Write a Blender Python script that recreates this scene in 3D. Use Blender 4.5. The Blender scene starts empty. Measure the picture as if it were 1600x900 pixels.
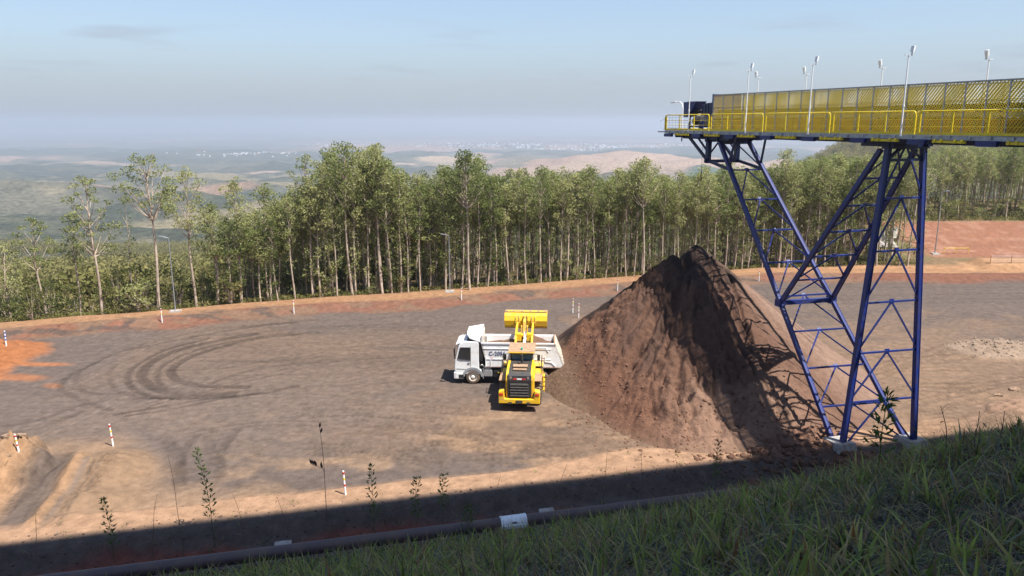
NOHAZE = False
SX, SY = -.42, .30
import bpy, math, random
import numpy as np
from mathutils import Vector, Matrix
R = math.radians
random.seed(7)
rng = np.random.default_rng(7)
scene = bpy.context.scene
COL = scene.collection
CAMH = 20.5
PITCH = R(12.2)
F = 1200.0

# ---------------------------------------------------------------- measuring helpers
def P(px, py, z=0.0):
    """ground point (at height z) seen at a photo position; used only to survey where things stand"""
    a = PITCH + math.atan((py-450)/F)
    Y = (CAMH-z)/math.tan(a)
    t = Y*math.cos(PITCH) + (CAMH-z)*math.sin(PITCH)
    return ((px-800)/F*t, Y)

# ---------------------------------------------------------------- noise
def _hash(ix, iy, seed):
    h = (ix.astype(np.int64)*374761393 + iy.astype(np.int64)*668265263 + seed*982451653) & 0xffffffff
    h = ((h ^ (h >> 13))*1274126177) & 0xffffffff
    h = h ^ (h >> 16)
    return (h & 0xffff)/65535.0
def vnoise(x, y, seed=0):
    x0 = np.floor(x); y0 = np.floor(y); fx = x-x0; fy = y-y0
    fx = fx*fx*(3-2*fx); fy = fy*fy*(3-2*fy)
    a = _hash(x0, y0, seed); b = _hash(x0+1, y0, seed); c = _hash(x0, y0+1, seed); d = _hash(x0+1, y0+1, seed)
    return (a*(1-fx)+b*fx)*(1-fy) + (c*(1-fx)+d*fx)*fy
def fbm(x, y, seed=0, o=4, g=0.5):
    s = 0; a = 1; t = 0
    for i in range(o):
        s = s + a*vnoise(x*(2**i)+i*17.3, y*(2**i)-i*9.1, seed+i); t += a; a *= g
    return s/t
def sstep(a, b, x):
    t = np.clip((x-a)/(b-a), 0, 1); return t*t*(3-2*t)

# ---------------------------------------------------------------- ground
YBX = np.array([-400, -120, -75, -52.6, -28, -7.5, 16.7, 35.6, 71, 130, 600.])
YBY = np.array([-100, 40, 65, 75.5, 85, 91, 99, 105, 105, 108, 140.])
def yb(X): return np.interp(X, YBX, YBY)
def qf(X, Y): return -.243*X + .970*Y
PX_, PZ_ = np.array([-1e4, 0, 12, 60, 250, 900, 3000, 8000, 60000.]), np.array([0, 0, -.8, -8, -42, -100, -180, -225, -240.])
def ground(X, Y):
    X = np.asarray(X, float); Y = np.asarray(Y, float)
    q = qf(X, Y)
    d = Y-yb(X)
    z = np.zeros_like(X)
    # yard undulation, windrow along its near edge, ditch
    z += .10*(fbm(X*.12, Y*.12, 3, 3)-.5)
    edge = 1.0*(fbm(X*.18, X*0+3, 11, 3)-.5)
    qe = 41.4+edge+.9*np.exp(-((X-8)/4.)**2)
    z += .38*sstep(qe+.5, qe-.5, q)*sstep(37.0, 38.6, q)
    z += -.35*sstep(38.4, 37.2, q)*sstep(34.4, 35.6, q)
    # slope to the camera
    zc = 11.5+.03*np.clip(X, -30, 40)+.13*np.clip(X-3, 0, 14)-.06*np.clip(-X-9, 0, 12)
    s1 = np.clip((34.3-q)/20.3, 0, 1)
    up = zc*s1
    s2 = np.clip((14-q)/14, 0, 1)
    up = up+(18.8-zc)*s2
    z = z+up
    z += np.where(q < 33.5, .35*(fbm(X*.5, Y*.5, 5, 3)-.5)*sstep(33.5, 30, q), 0)
    # far rim of the yard: red bank, then the fall towards the valley
    z += .55*sstep(-5.5, -3.5, d)*sstep(6, 0, d)*(.7+.6*fbm(X*.1, Y*.1, 8, 2))
    right = sstep(38, 62, X)*sstep(400, 100, d)
    prof = np.interp(d, PX_, PZ_)
    leftk = 1+1.6*sstep(-20, -45, X)*sstep(160, 40, d)
    zr = np.interp(d, [0, 5, 24, 60, 110, 250, 400], [0, .8, 3.6, 4.0, -2, -36, -60])
    zfar = prof*leftk*(1-right)+zr*right
    amp = np.clip((d-30)*.035, 0, 50)
    zfar = zfar+amp*(fbm(X/260., Y/260., 21, 4)-.5)*2*np.interp(d, [0, 3000, 12000], [1, 1, .6])
    # wooded ridge on the right
    az = np.degrees(np.arctan2(X, np.maximum(Y, 1)))
    r = np.hypot(X, Y)
    zfar = zfar + 112*np.exp(-((az-27.5)/8.5)**2)*np.exp(-((r-950)/330.)**2)
    # knoll with conifers behind the plantation
    zfar = zfar + 26*np.exp(-((az-2)/11.0)**2)*np.exp(-((r-330)/90.)**2)
    # long tan hill
    zfar = zfar + 62*np.exp(-((az-11)/9.0)**2)*np.exp(-((r-3300)/700.)**2)
    z = z + np.where(d > 0, zfar, 0)
    return z
def gz(x, y): return float(ground(np.array([x]), np.array([y]))[0])

# ---------------------------------------------------------------- mesh tools
def mesh_np(name, V, Fq, smooth=False):
    me = bpy.data.meshes.new(name)
    V = np.asarray(V, np.float32).reshape(-1, 3); Fq = np.asarray(Fq, np.int32)
    n, k = Fq.shape
    me.vertices.add(len(V)); me.vertices.foreach_set('co', V.ravel())
    me.loops.add(n*k); me.loops.foreach_set('vertex_index', Fq.ravel())
    me.polygons.add(n); me.polygons.foreach_set('loop_start', np.arange(0, n*k, k, dtype=np.int32))
    me.polygons.foreach_set('loop_total', np.full(n, k, np.int32))
    me.update(calc_edges=True)
    if smooth: me.polygons.foreach_set('use_smooth', np.ones(n, bool))
    me.validate()
    return me
def col_attr(me, name, C):
    a = me.color_attributes.new(name, 'FLOAT_COLOR', 'POINT')
    C = np.asarray(C, np.float32)
    if C.shape[1] == 3: C = np.hstack([C, np.ones((len(C), 1), np.float32)])
    a.data.foreach_set('color', C.ravel())
def tag(o, label=None, cat=None, group=None, kind=None):
    if label: o['label'] = label
    if cat: o['category'] = cat
    if group: o['group'] = group
    if kind: o['kind'] = kind
    return o
def link(name, me, mat, parent=None):
    o = bpy.data.objects.new(name, me); COL.objects.link(o)
    if mat is not None:
        me.materials.clear()
        for m in (mat if isinstance(mat, (list, tuple)) else [mat]): me.materials.append(m)
    if parent is not None: o.parent = parent
    return o
def thing(name, label, cat, loc=(0, 0, 0), rz=0, group=None):
    o = bpy.data.objects.new(name, None); COL.objects.link(o)
    o.location = loc; o.rotation_euler = (0, 0, rz); o.empty_display_size = .3
    return tag(o, label, cat, group)
def copy_tree(o, parent=None):
    c = o.copy(); COL.objects.link(c)
    if parent is not None: c.parent = parent
    for ch in [x for x in bpy.data.objects if x.parent == o]: copy_tree(ch, c)
    return c

class MB:
    def __init__(s): s.v = []; s.f = []; s.sm = []; s.mi = []; s.cm = 0
    def add(s, vs, fs, smooth=False):
        b = len(s.v); s.v += [tuple(v) for v in vs]
        for f in fs: s.f.append([b+i for i in f]); s.sm.append(smooth); s.mi.append(s.cm)
        return s
    def box(s, c, size, M=None, taper=1.0):
        x, y, z = [a/2 for a in size]; vs = []
        for dz in (-1, 1):
            k = taper if dz > 0 else 1
            for dx, dy in ((-1, -1), (1, -1), (1, 1), (-1, 1)):
                p = Vector((dx*x*k, dy*y*k, dz*z))
                if M is not None: p = M @ p
                vs.append(p+Vector(c))
        return s.add(vs, [(0, 3, 2, 1), (4, 5, 6, 7), (0, 1, 5, 4), (1, 2, 6, 5), (2, 3, 7, 6), (3, 0, 4, 7)])
    def b3(s, x0, x1, y0, y1, z0, z1): return s.box(((x0+x1)/2, (y0+y1)/2, (z0+z1)/2), (abs(x1-x0), abs(y1-y0), abs(z1-z0)))
    def frame(s, a, b, up=(0, 0, 1)):
        a = Vector(a); b = Vector(b); d = (b-a); L = d.length; d.normalize(); u = Vector(up)
        if abs(d.dot(u)) > .98: u = Vector((0, 1, 0)) if abs(d.y) < .9 else Vector((1, 0, 0))
        r = d.cross(u).normalized(); u = r.cross(d).normalized()
        return a, b, d, L, r, u
    def bar(s, a, b, w, h, up=(0, 0, 1)):
        a, b, d, L, r, u = s.frame(a, b, up); vs = []
        for p in (a, b):
            for i, j in ((-1, -1), (1, -1), (1, 1), (-1, 1)): vs.append(p+r*(i*w/2)+u*(j*h/2))
        return s.add(vs, [(0, 1, 2, 3), (7, 6, 5, 4), (0, 4, 5, 1), (1, 5, 6, 2), (2, 6, 7, 3), (3, 7, 4, 0)])
    def ibeam(s, a, b, w, h, up=(0, 0, 1), t=.03):
        a, b, d, L, r, u = s.frame(a, b, up)
        s.bar(a+u*(h/2-t/2), b+u*(h/2-t/2), w, t, up); s.bar(a-u*(h/2-t/2), b-u*(h/2-t/2), w, t, up)
        return s.bar(a, b, t, h-2*t, up)
    def tube(s, a, b, r1, n=8, r2=None, caps=True):
        r2 = r1 if r2 is None else r2
        a, b, d, L, r, u = s.frame(a, b); vs = []
        for p, rr in ((a, r1), (b, r2)):
            for i in range(n):
                t = 2*math.pi*i/n; vs.append(p+r*(math.cos(t)*rr)+u*(math.sin(t)*rr))
        s.add(vs, [(i, (i+1) % n, n+(i+1) % n, n+i) for i in range(n)], True)
        if caps: s.add(vs, [tuple(range(n))[::-1], tuple(range(n, 2*n))])
        return s
    def path(s, pts, r1, n=6, r2=None, caps=True):
        pts = [Vector(p) for p in pts]; m = len(pts); r2 = r1 if r2 is None else r2; vs = []
        ref = None
        for i, p in enumerate(pts):
            d = (pts[min(i+1, m-1)]-pts[max(i-1, 0)]).normalized()
            u = Vector((0, 0, 1)) if ref is None else ref
            if abs(d.dot(u)) > .95: u = Vector((.3, 1, 0)).normalized()
            rr = d.cross(u).normalized(); u = rr.cross(d).normalized(); ref = u
            ra = r1+(r2-r1)*i/(m-1)
            for k in range(n):
                t = 2*math.pi*k/n; vs.append(p+rr*(math.cos(t)*ra)+u*(math.sin(t)*ra))
        fs = [(i*n+k, i*n+(k+1) % n, (i+1)*n+(k+1) % n, (i+1)*n+k) for i in range(m-1) for k in range(n)]
        s.add(vs, fs, True)
        if caps: s.add(vs[:n], [tuple(range(n))[::-1]]); s.add(vs[-n:], [tuple(range(n))])
        return s
    def prism(s, pts, x0, x1, axis='x'):
        """closed 2D outline extruded along an axis"""
        n = len(pts); vs = []
        for k in (x0, x1):
            for (a, b) in pts:
                vs.append({'x': (k, a, b), 'y': (a, k, b), 'z': (a, b, k)}[axis])
        s.add(vs, [tuple(range(n)), tuple(range(n, 2*n))[::-1]] + [(i, n+i, n+(i+1) % n, (i+1) % n) for i in range(n)])
        return s
    def lathe(s, prof, c, axis='x', n=24, caps=True):
        """prof: (radius, offset along axis)"""
        vs = []; m = len(prof)
        for (r, o) in prof:
            for i in range(n):
                t = 2*math.pi*i/n; a, b = math.cos(t)*r, math.sin(t)*r
                p = {'x': (o, a, b), 'y': (a, o, b), 'z': (a, b, o)}[axis]
                vs.append((p[0]+c[0], p[1]+c[1], p[2]+c[2]))
        s.add(vs, [(j*n+i, j*n+(i+1) % n, (j+1)*n+(i+1) % n, (j+1)*n+i) for j in range(m-1) for i in range(n)], True)
        if caps: s.add(vs[:n], [tuple(range(n))]); s.add(vs[-n:], [tuple(range(n))[::-1]])
        return s
    def build(s, name, mat, parent=None, world=False, bevel=0, label=None):
        me = bpy.data.meshes.new(name)
        vs = s.v
        if world and parent is not None:
            M = parent.matrix_basis.inverted() if False else Matrix.LocRotScale(parent.location, parent.rotation_euler, parent.scale).inverted()
            vs = [tuple(M @ Vector(v)) for v in vs]
        me.from_pydata(vs, [], s.f)
        me.polygons.foreach_set('use_smooth', s.sm)
        import bmesh
        bm = bmesh.new(); bm.from_mesh(me); bmesh.ops.recalc_face_normals(bm, faces=bm.faces); bm.to_mesh(me); bm.free()
        o = link(name, me, mat, parent)
        if max(s.mi, default=0) > 0: me.polygons.foreach_set('material_index', s.mi)
        if bevel:
            md = o.modifiers.new('Bevel', 'BEVEL'); md.width = bevel; md.segments = 2; md.limit_method = 'ANGLE'; md.angle_limit = R(40)
            md.harden_normals = False
        if label: o['label'] = label
        return o

# ---------------------------------------------------------------- materials
def new_mat(name):
    m = bpy.data.materials.new(name); m.use_nodes = True
    nt = m.node_tree; b = nt.nodes['Principled BSDF']
    return m, nt, b
def nd(nt, t, **k):
    n = nt.nodes.new(t)
    for a, v in k.items(): setattr(n, a, v)
    return n
def ramp(nt, stops, src):
    r = nd(nt, 'ShaderNodeValToRGB'); e = r.color_ramp.elements
    while len(e) < len(stops): e.new(.5)
    for i, (p, c) in enumerate(stops): e[i].position = p; e[i].color = (*c, 1) if len(c) == 3 else c
    nt.links.new(src, r.inputs[0]); return r
def noise(nt, scale, detail=4, rough=.55, coord='Object', vec=None):
    n = nd(nt, 'ShaderNodeTexNoise'); n.inputs['Scale'].default_value = scale
    n.inputs['Detail'].default_value = detail; n.inputs['Roughness'].default_value = rough
    if vec is None:
        tc = nd(nt, 'ShaderNodeTexCoord'); vec = tc.outputs[coord]
    nt.links.new(vec, n.inputs['Vector']); return n
def pbr(name, c, c2=None, rough=.6, metal=0, scale=3., bump=0, bscale=20., lo=.4, hi=.65, trans=0, spec=.5, coat=0):
    m, nt, b = new_mat(name)
    c2 = c2 or tuple(x*.8 for x in c)
    n = noise(nt, scale, 6)
    r = ramp(nt, [(lo, c), (hi, c2)], n.outputs['Fac'])
    nt.links.new(r.outputs[0], b.inputs['Base Color'])
    rr = nd(nt, 'ShaderNodeMapRange'); nt.links.new(n.outputs['Fac'], rr.inputs[0])
    rr.inputs[3].default_value = max(rough-.1, .03); rr.inputs[4].default_value = min(rough+.15, 1)
    nt.links.new(rr.outputs[0], b.inputs['Roughness'])
    b.inputs['Metallic'].default_value = metal
    b.inputs['Specular IOR Level'].default_value = spec
    if coat: b.inputs['Coat Weight'].default_value = coat
    if bump:
        bn = noise(nt, bscale, 5); bp = nd(nt, 'ShaderNodeBump'); bp.inputs['Strength'].default_value = bump
        bp.inputs['Distance'].default_value = .02
        nt.links.new(bn.outputs['Fac'], bp.inputs['Height']); nt.links.new(bp.outputs[0], b.inputs['Normal'])
    return m
def attr_mat(name, attr='albedo', rough=.95, vary=(.82, 1.18), scale=5., bump=.5, bscale=9., bdist=.06, trans=0, spec=.2, fine=30.):
    m, nt, b = new_mat(name)
    at = nd(nt, 'ShaderNodeAttribute', attribute_name=attr)
    n = noise(nt, scale, 8, .65); mr = nd(nt, 'ShaderNodeMapRange'); mr.inputs[1].default_value = .25; mr.inputs[2].default_value = .75
    mr.inputs[3].default_value = vary[0]; mr.inputs[4].default_value = vary[1]; nt.links.new(n.outputs['Fac'], mr.inputs[0])
    vm = nd(nt, 'ShaderNodeVectorMath', operation='SCALE'); nt.links.new(at.outputs['Color'], vm.inputs[0]); nt.links.new(mr.outputs[0], vm.inputs['Scale'])
    nt.links.new(vm.outputs[0], b.inputs['Base Color']); b.inputs['Roughness'].default_value = rough; b.inputs['Specular IOR Level'].default_value = spec
    if bump:
        bn = noise(nt, bscale, 8, .7); bp = nd(nt, 'ShaderNodeBump'); bp.inputs['Strength'].default_value = bump; bp.inputs['Distance'].default_value = bdist
        nt.links.new(bn.outputs['Fac'], bp.inputs['Height']); nt.links.new(bp.outputs[0], b.inputs['Normal'])
    if trans: leafify(nt, b, vm.outputs[0], trans)
    return m
def leafify(nt, b, colsock, trans):
    tr = nd(nt, 'ShaderNodeBsdfTranslucent'); nt.links.new(colsock, tr.inputs['Color'])
    mx = nd(nt, 'ShaderNodeMixShader'); mx.inputs[0].default_value = trans
    out = nt.nodes['Material Output']
    nt.links.new(b.outputs[0], mx.inputs[1]); nt.links.new(tr.outputs[0], mx.inputs[2]); nt.links.new(mx.outputs[0], out.inputs['Surface'])
def leaf_mat(name, stops, scale=.9, trans=.3, rough=.8, objrand=.35):
    m, nt, b = new_mat(name)
    n = noise(nt, scale, 5, .7); oi = nd(nt, 'ShaderNodeObjectInfo')
    ma = nd(nt, 'ShaderNodeMath', operation='MULTIPLY_ADD'); nt.links.new(oi.outputs['Random'], ma.inputs[0]); ma.inputs[1].default_value = objrand; ma.inputs[2].default_value = -objrand/2
    ad = nd(nt, 'ShaderNodeMath', operation='ADD'); nt.links.new(n.outputs['Fac'], ad.inputs[0]); nt.links.new(ma.outputs[0], ad.inputs[1])
    r = ramp(nt, stops, ad.outputs[0]); nt.links.new(r.outputs[0], b.inputs['Base Color']); b.inputs['Roughness'].default_value = rough; b.inputs['Specular IOR Level'].default_value = .15
    leafify(nt, b, r.outputs[0], trans); return m

M = {}
M['blue'] = pbr('blue_paint', (.012, .027, .165), (.03, .035, .11), .42, 0, 2.5, .06, 12, spec=.5)
M['navy'] = pbr('navy_paint', (.007, .012, .06), (.010, .018, .08), .4, 0, 1.5)
M['yellow'] = pbr('yellow_paint', (.80, .60, .012), (.68, .48, .03), .45, 0, 2.5)
M['meshyellow'] = pbr('mesh_yellow', (.74, .55, .03), (.60, .44, .03), .6, 0, 1.)
M['galv'] = pbr('galvanised', (.38, .40, .42), (.28, .29, .30), .45, .5, 3)
M['lightgrey'] = pbr('pale_steel', (.62, .64, .66), (.52, .54, .56), .4, .2, 4)
M['white'] = pbr('white_paint', (.82, .82, .81), (.60, .53, .45), .4, 0, 1.6, lo=.5, hi=.82, coat=.1)
M['dirtywhite'] = pbr('dusty_white_paint', (.72, .68, .60), (.50, .38, .27), .6, 0, 1.8, .1, 15, lo=.45, hi=.75)
M['macyellow'] = pbr('machine_yellow', (.74, .45, .008), (.46, .28, .09), .5, 0, 2.6, .1, 20, lo=.46, hi=.74, coat=.05)
M['dustyyellow'] = pbr('dusty_machine_yellow', (.70, .42, .03), (.45, .28, .11), .7, 0, 2.2, .15, 20, lo=.42, hi=.68)
M['black'] = pbr('black_plastic', (.018, .018, .019), (.035, .032, .03), .5, 0, 4)
M['darksteel'] = pbr('dark_steel', (.05, .048, .045), (.09, .075, .06), .6, .4, 6)
M['rubber'] = pbr('dusty_rubber', (.10, .075, .055), (.20, .14, .09), .9, 0, 3., .3, 30)
M['dust'] = pbr('dust_coated_panel', (.36, .23, .14), (.28, .18, .11), .9, 0, 3., .2, 30)
M['glass'] = pbr('dark_glass', (.015, .02, .024), (.02, .025, .03), .08, 0, 1., spec=.8)
M['paleglass'] = pbr('tinted_glass', (.10, .17, .20), (.08, .14, .17), .1, 0, 1., spec=.8)
M['greytrim'] = pbr('grey_trim', (.32, .33, .34), (.26, .25, .24), .5, 0, 3)
M['chrome'] = pbr('bright_steel', (.7, .7, .7), (.6, .6, .6), .2, .9, 3)
M['red'] = pbr('red_paint', (.55, .03, .02), (.45, .03, .02), .45)
M['bandblue'] = pbr('blue_band', (.03, .12, .45), None, .5)
M['bandyellow'] = pbr('yellow_band', (.75, .55, .02), None, .5)
M['orange'] = pbr('orange_lens', (.75, .22, .03), None, .35)
M['green'] = pbr('green_lens', (.02, .45, .35), None, .3)
M['concrete'] = pbr('concrete', (.36, .34, .32), (.26, .22, .19), .9, 0, 3, .4, 25)
M['pipe'] = pbr('rusty_purple_pipe', (.085, .06, .065), (.12, .085, .07), .5, .1, 1.2, .1, 10)
M['pipedark'] = pbr('dark_brown_pipe', (.06, .045, .045), (.09, .06, .05), .7, 0, 2, .1, 10)
M['sleeve'] = pbr('white_sleeve', (.84, .88, .90), (.66, .70, .72), .5, 0, 5)
M['lettering'] = pbr('grey_blue_lettering', (.08, .10, .2), None, .5)
M['belt'] = pbr('belt_rubber', (.03, .028, .027), (.07, .05, .04), .8, 0, 3)
M['rust'] = pbr('rust_orange', (.42, .15, .05), (.30, .10, .04), .8, 0, 4)
M['bark'] = pbr('eucalyptus_bark', (.50, .40, .31), (.26, .195, .15), .9, 0, 1.1, .3, 12, lo=.38, hi=.62)
M['leaf'] = leaf_mat('eucalyptus_leaves', [(.22, (.065, .09, .03)), (.42, (.195, .225, .07)), (.62, (.35, .35, .145))], .55, .45, .38)
M['leafdark'] = leaf_mat('understorey_leaves', [(.25, (.06, .075, .022)), (.5, (.16, .165, .05)), (.75, (.31, .26, .11))], .5, .45)
M['pine'] = leaf_mat('conifer_needles', [(.3, (.03, .055, .028)), (.7, (.06, .09, .045))], .2, .15)
M['weed'] = leaf_mat('weed_leaves', [(.3, (.05, .10, .02)), (.7, (.11, .17, .04))], 3, .35, .5, .2)
M['dry'] = pbr('dry_stalk', (.16, .10, .07), (.08, .05, .035), .8, 0, 6)
M['pod'] = pbr('dry_seed_pod', (.035, .022, .018), (.06, .04, .03), .7, 0, 8)
# ================================================================ the yard and the bank
xs = np.concatenate([np.arange(-130, -58, 1.2), np.arange(-58, 48, .15), np.arange(48, 84, .3), np.arange(84, 150, 1.2)])
ys = np.concatenate([np.arange(-45, 24, .8), np.arange(24, 66, .14), np.arange(66, 116, .28), np.arange(116, 165, .9)])
GX, GY = np.meshgrid(xs, ys); GZ = ground(GX, GY)
Q = qf(GX, GY); D = GY-yb(GX)
tt = GY*math.cos(PITCH)+CAMH*math.sin(PITCH)
U = 800+F*GX/np.maximum(tt, 1)
Vv = 450+F*np.tan(np.arctan2(CAMH, np.maximum(GY, .5))-PITCH)
def C3(*c): return np.array(c, float)
cG, cB, cR, cS, cO, cD = C3(.105, .080, .067), C3(.158, .103, .068), C3(.165, .072, .044), C3(.29, .185, .112), C3(.30, .115, .045), C3(.08, .058, .046)
A = np.zeros(GX.shape+(3,))+cG
def mixc(mask, c, k=1.0):
    global A
    w = np.clip(mask*k, 0, 1)[..., None]; A = A*(1-w)+c*w
def ell(u0, v0, ru, rv, soft=.35, rag=.5, seed=0, ang=0):
    du, dv = U-u0, Vv-v0; c, s = math.cos(R(ang)), math.sin(R(ang))
    e = np.hypot((du*c+dv*s)/ru, (-du*s+dv*c)/rv)+rag*(fbm(GX*.35, GY*.35, 50+seed, 4)-.5)*2
    return sstep(1+soft, 1-soft, e)
N1 = fbm(GX*.07, GY*.10, 31, 5); N2 = fbm(GX*.35, GY*.5, 33, 5); N3 = fbm(GX*.05+GY*.01, GY*.35, 37, 4)
mixc(sstep(.42, .62, N1), cB, .35)
mixc(ell(820, 668, 560, 52, .5, .5, 1), cB, .85)
mixc(ell(1400, 600, 330, 95, .35, .4, 2), cB*1.05, .9)
mixc(ell(640, 545, 330, 30, .5, .5, 3), cB*.85, .4)
mixc(sstep(.5, .68, N2)*sstep(600, 660, Vv)*sstep(60, 500, U), cS*.95, .55)
mixc(sstep(.5, .66, N3)*sstep(455, 520, Vv), cG*.72, .35)
mixc(sstep(.53, .68, N3)*ell(1430, 600, 330, 95, .4, .3, 2), cS*.8, .5)
mixc(ell(330, 660, 330, 60, .4, .5, 4), cG*1.12, .65)
mixc(ell(1500, 445, 330, 28, .3, .3, 5), cG*.95, .85)
mixc(ell(1030, 462, 200, 20, .3, .3, 5), cG*.9, .7)
# bottom-left haul lanes
lane = (U+(Vv-700)*.73)+9*(N2-.5)
mixc(ell(80, 770, 190, 85, .3, .35, 6), cS*.85, .8)
mixc(ell(330, 790, 130, 22, .4, .5, 7), cS*.85, .5)
# orange earth on the left
mixc(ell(-14, 572, 34, 24, .3, .5, 8), cO*.9, .85); mixc(ell(52, 569, 52, 3, .5, .6, 9), cO*1.05, .8); mixc(ell(30, 590, 38, 6, .5, .6, 10), cO*1.0, .7); mixc(ell(82, 603, 15, 4, .5, .6, 12), cO, .5)
mixc(ell(240, 510, 90, 5, .4, .6, 13), cR*1.1, .6); mixc(ell(60, 515, 110, 12, .4, .5, 14), cS*.7, .6)
# the far rim
rag = 2.2*(fbm(GX*.12, GY*.05, 41, 4)-.5)
mixc(sstep(-7.2, -5.4, D+rag*2.4)*sstep(4, 0, D), cR, .8)
mixc(sstep(-7.2, -5.4, D+rag*2.4)*sstep(4, 0, D)*sstep(.48, .6, N2), cB*.9, .7)
mixc(sstep(-3.6, -2.4, D+rag*.8), cS*np.array([.92, .80, .68]), .85)
mixc(sstep(-7.5, -5, D+rag)*sstep(0, -5, D+rag)*(np.abs(fbm(GX*.09, GY*.3, 44, 3)-.5) < .035), cG*.7, .8)
# ground under the trees: leaf litter
mixc(sstep(.5, 2.5, D+rag), C3(.15, .10, .055)); mixc(sstep(2, 8, D)*sstep(.5, .6, N2), C3(.10, .11, .04), .7)
# red building pad on the right
pad = sstep(60, 63, GX)*sstep(5.0, 6.5, D+rag*.4)*sstep(26.5, 24.5, D+rag*.8)*sstep(97, 90, GX)
mixc(pad, C3(.20, .092, .055)); mixc(pad*sstep(.52, .62, N2), C3(.25, .13, .085), .8)
# windrow, ditch and the grassed bank
wr = sstep(41.4+.9, 41.4-.2, Q-1.0*(fbm(GX*.18, GX*0+3, 11, 3)-.5)-.9*np.exp(-((GX-8)/4.)**2))
mixc(wr*sstep(60, 40, GX), cS*np.array([1.0, .95, .95]), .95)
mixc(wr*sstep(24, 34, GX), cB, .9)
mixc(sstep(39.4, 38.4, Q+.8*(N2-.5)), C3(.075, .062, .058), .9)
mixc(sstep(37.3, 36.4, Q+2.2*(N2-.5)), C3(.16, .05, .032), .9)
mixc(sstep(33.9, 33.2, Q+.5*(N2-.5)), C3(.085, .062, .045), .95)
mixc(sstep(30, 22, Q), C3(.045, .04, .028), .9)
# pebbly brightness
A *= (.78+.44*fbm(GX*2.5, GY*2.5, 61, 3))[..., None]
# mounds that carry the marker posts, the gravel heap and the churned clod of earth
DZ = np.zeros_like(GX)
def mound(px, py, rx, ry, h, rot=0, rough=.3, c=None, k=.9, prof=1.3, seed=0):
    global DZ
    x0, y0 = P(px, py); dx, dy = GX-x0, GY-y0; c_, s_ = math.cos(R(rot)), math.sin(R(rot))
    e = np.hypot((dx*c_+dy*s_)/rx, (-dx*s_+dy*c_)/ry)+.25*(fbm(GX*.9, GY*.9, 70+seed, 3)-.5)
    m = np.clip(1-e, 0, 1)**prof
    DZ = DZ+h*m*(1+rough*(fbm(GX*2.2, GY*2.2, 71+seed, 4)-.5)*2)
    if c is not None: mixc(sstep(1.05, .8, e), c, k)
mound(158, 735, 3.4, 3.0, 1.0, 20, .3, cS*.66, .6, 1.0, 1)
mound(130, 790, 3.0, 2.4, .55, 30, .3, cS*.68, .6, 1.0, 2)
mound(-16, 742, 3.3, 3.8, 2.0, 10, .5, cS*.72, .95, .45, 3)
mound(-20, 558, 5.2, 5.2, 1.5, 0, .3, cO*.85, .95, 1.0, 4)
mound(1565, 548, 5.0, 3.6, .9, 0, .5, C3(.25, .18, .13), .9, .8, 5)
mound(1600, 640, 3.2, 1.9, .55, 20, .7, C3(.24, .15, .10), .9, .5, 6)
mound(905, 500, 2.6, 2.2, .5, 0, .3, cB, .6, 1, 7)
mound(1250, 700, 4.2, 2.2, .8, 10, .9, C3(.17, .09, .06), .9, .8, 8)
mound(1340, 725, 2.4, 1.1, .5, 20, .8, C3(.14, .07, .045), .9, .8, 9)
LM = sstep(700, 735, Vv)*sstep(840, 822, Vv)
mixc(np.exp(-((lane-106)/26)**4)*sstep(690, 725, Vv)*sstep(845, 825, Vv), cG*.92, .9)
mixc(np.exp(-((lane-58)/17)**2)*LM, C3(.30, .175, .095), .8); mixc(np.exp(-((lane-146)/9)**2)*LM, C3(.28, .165, .09), .75); mixc(np.exp(-((lane-163)/5)**2)*LM, cG*1.5, .7)
for c0 in (20, 33, 80, 90, 118, 128, 176, 186): mixc(np.exp(-((lane-c0)/2.2)**2)*LM, cG*.75, .6); DZ -= .05*np.exp(-((lane-c0)/2.5)**2)*LM
DZ += .28*np.exp(-((lane-146)/10)**2)*LM+.2*np.exp(-((lane-58)/12)**2)*LM
# red bank in front of the wire fence
DZ += .5*sstep(-7.2, -5.5, D)*sstep(-3, -4.6, D)*sstep(44, 50, GX)
mixc(sstep(-7.4, -5.7, D)*sstep(-3.6, -4.6, D)*sstep(44, 50, GX), cR*.85, .9)
DZ += .9*sstep(-1.5, -.2, D)*sstep(5, 2, D)*sstep(64.5, 66.5, GX); mixc(sstep(-1.8, -.8, D)*sstep(4, 2, D)*sstep(62.5, 64, GX), C3(.30, .17, .09), .9)
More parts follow.
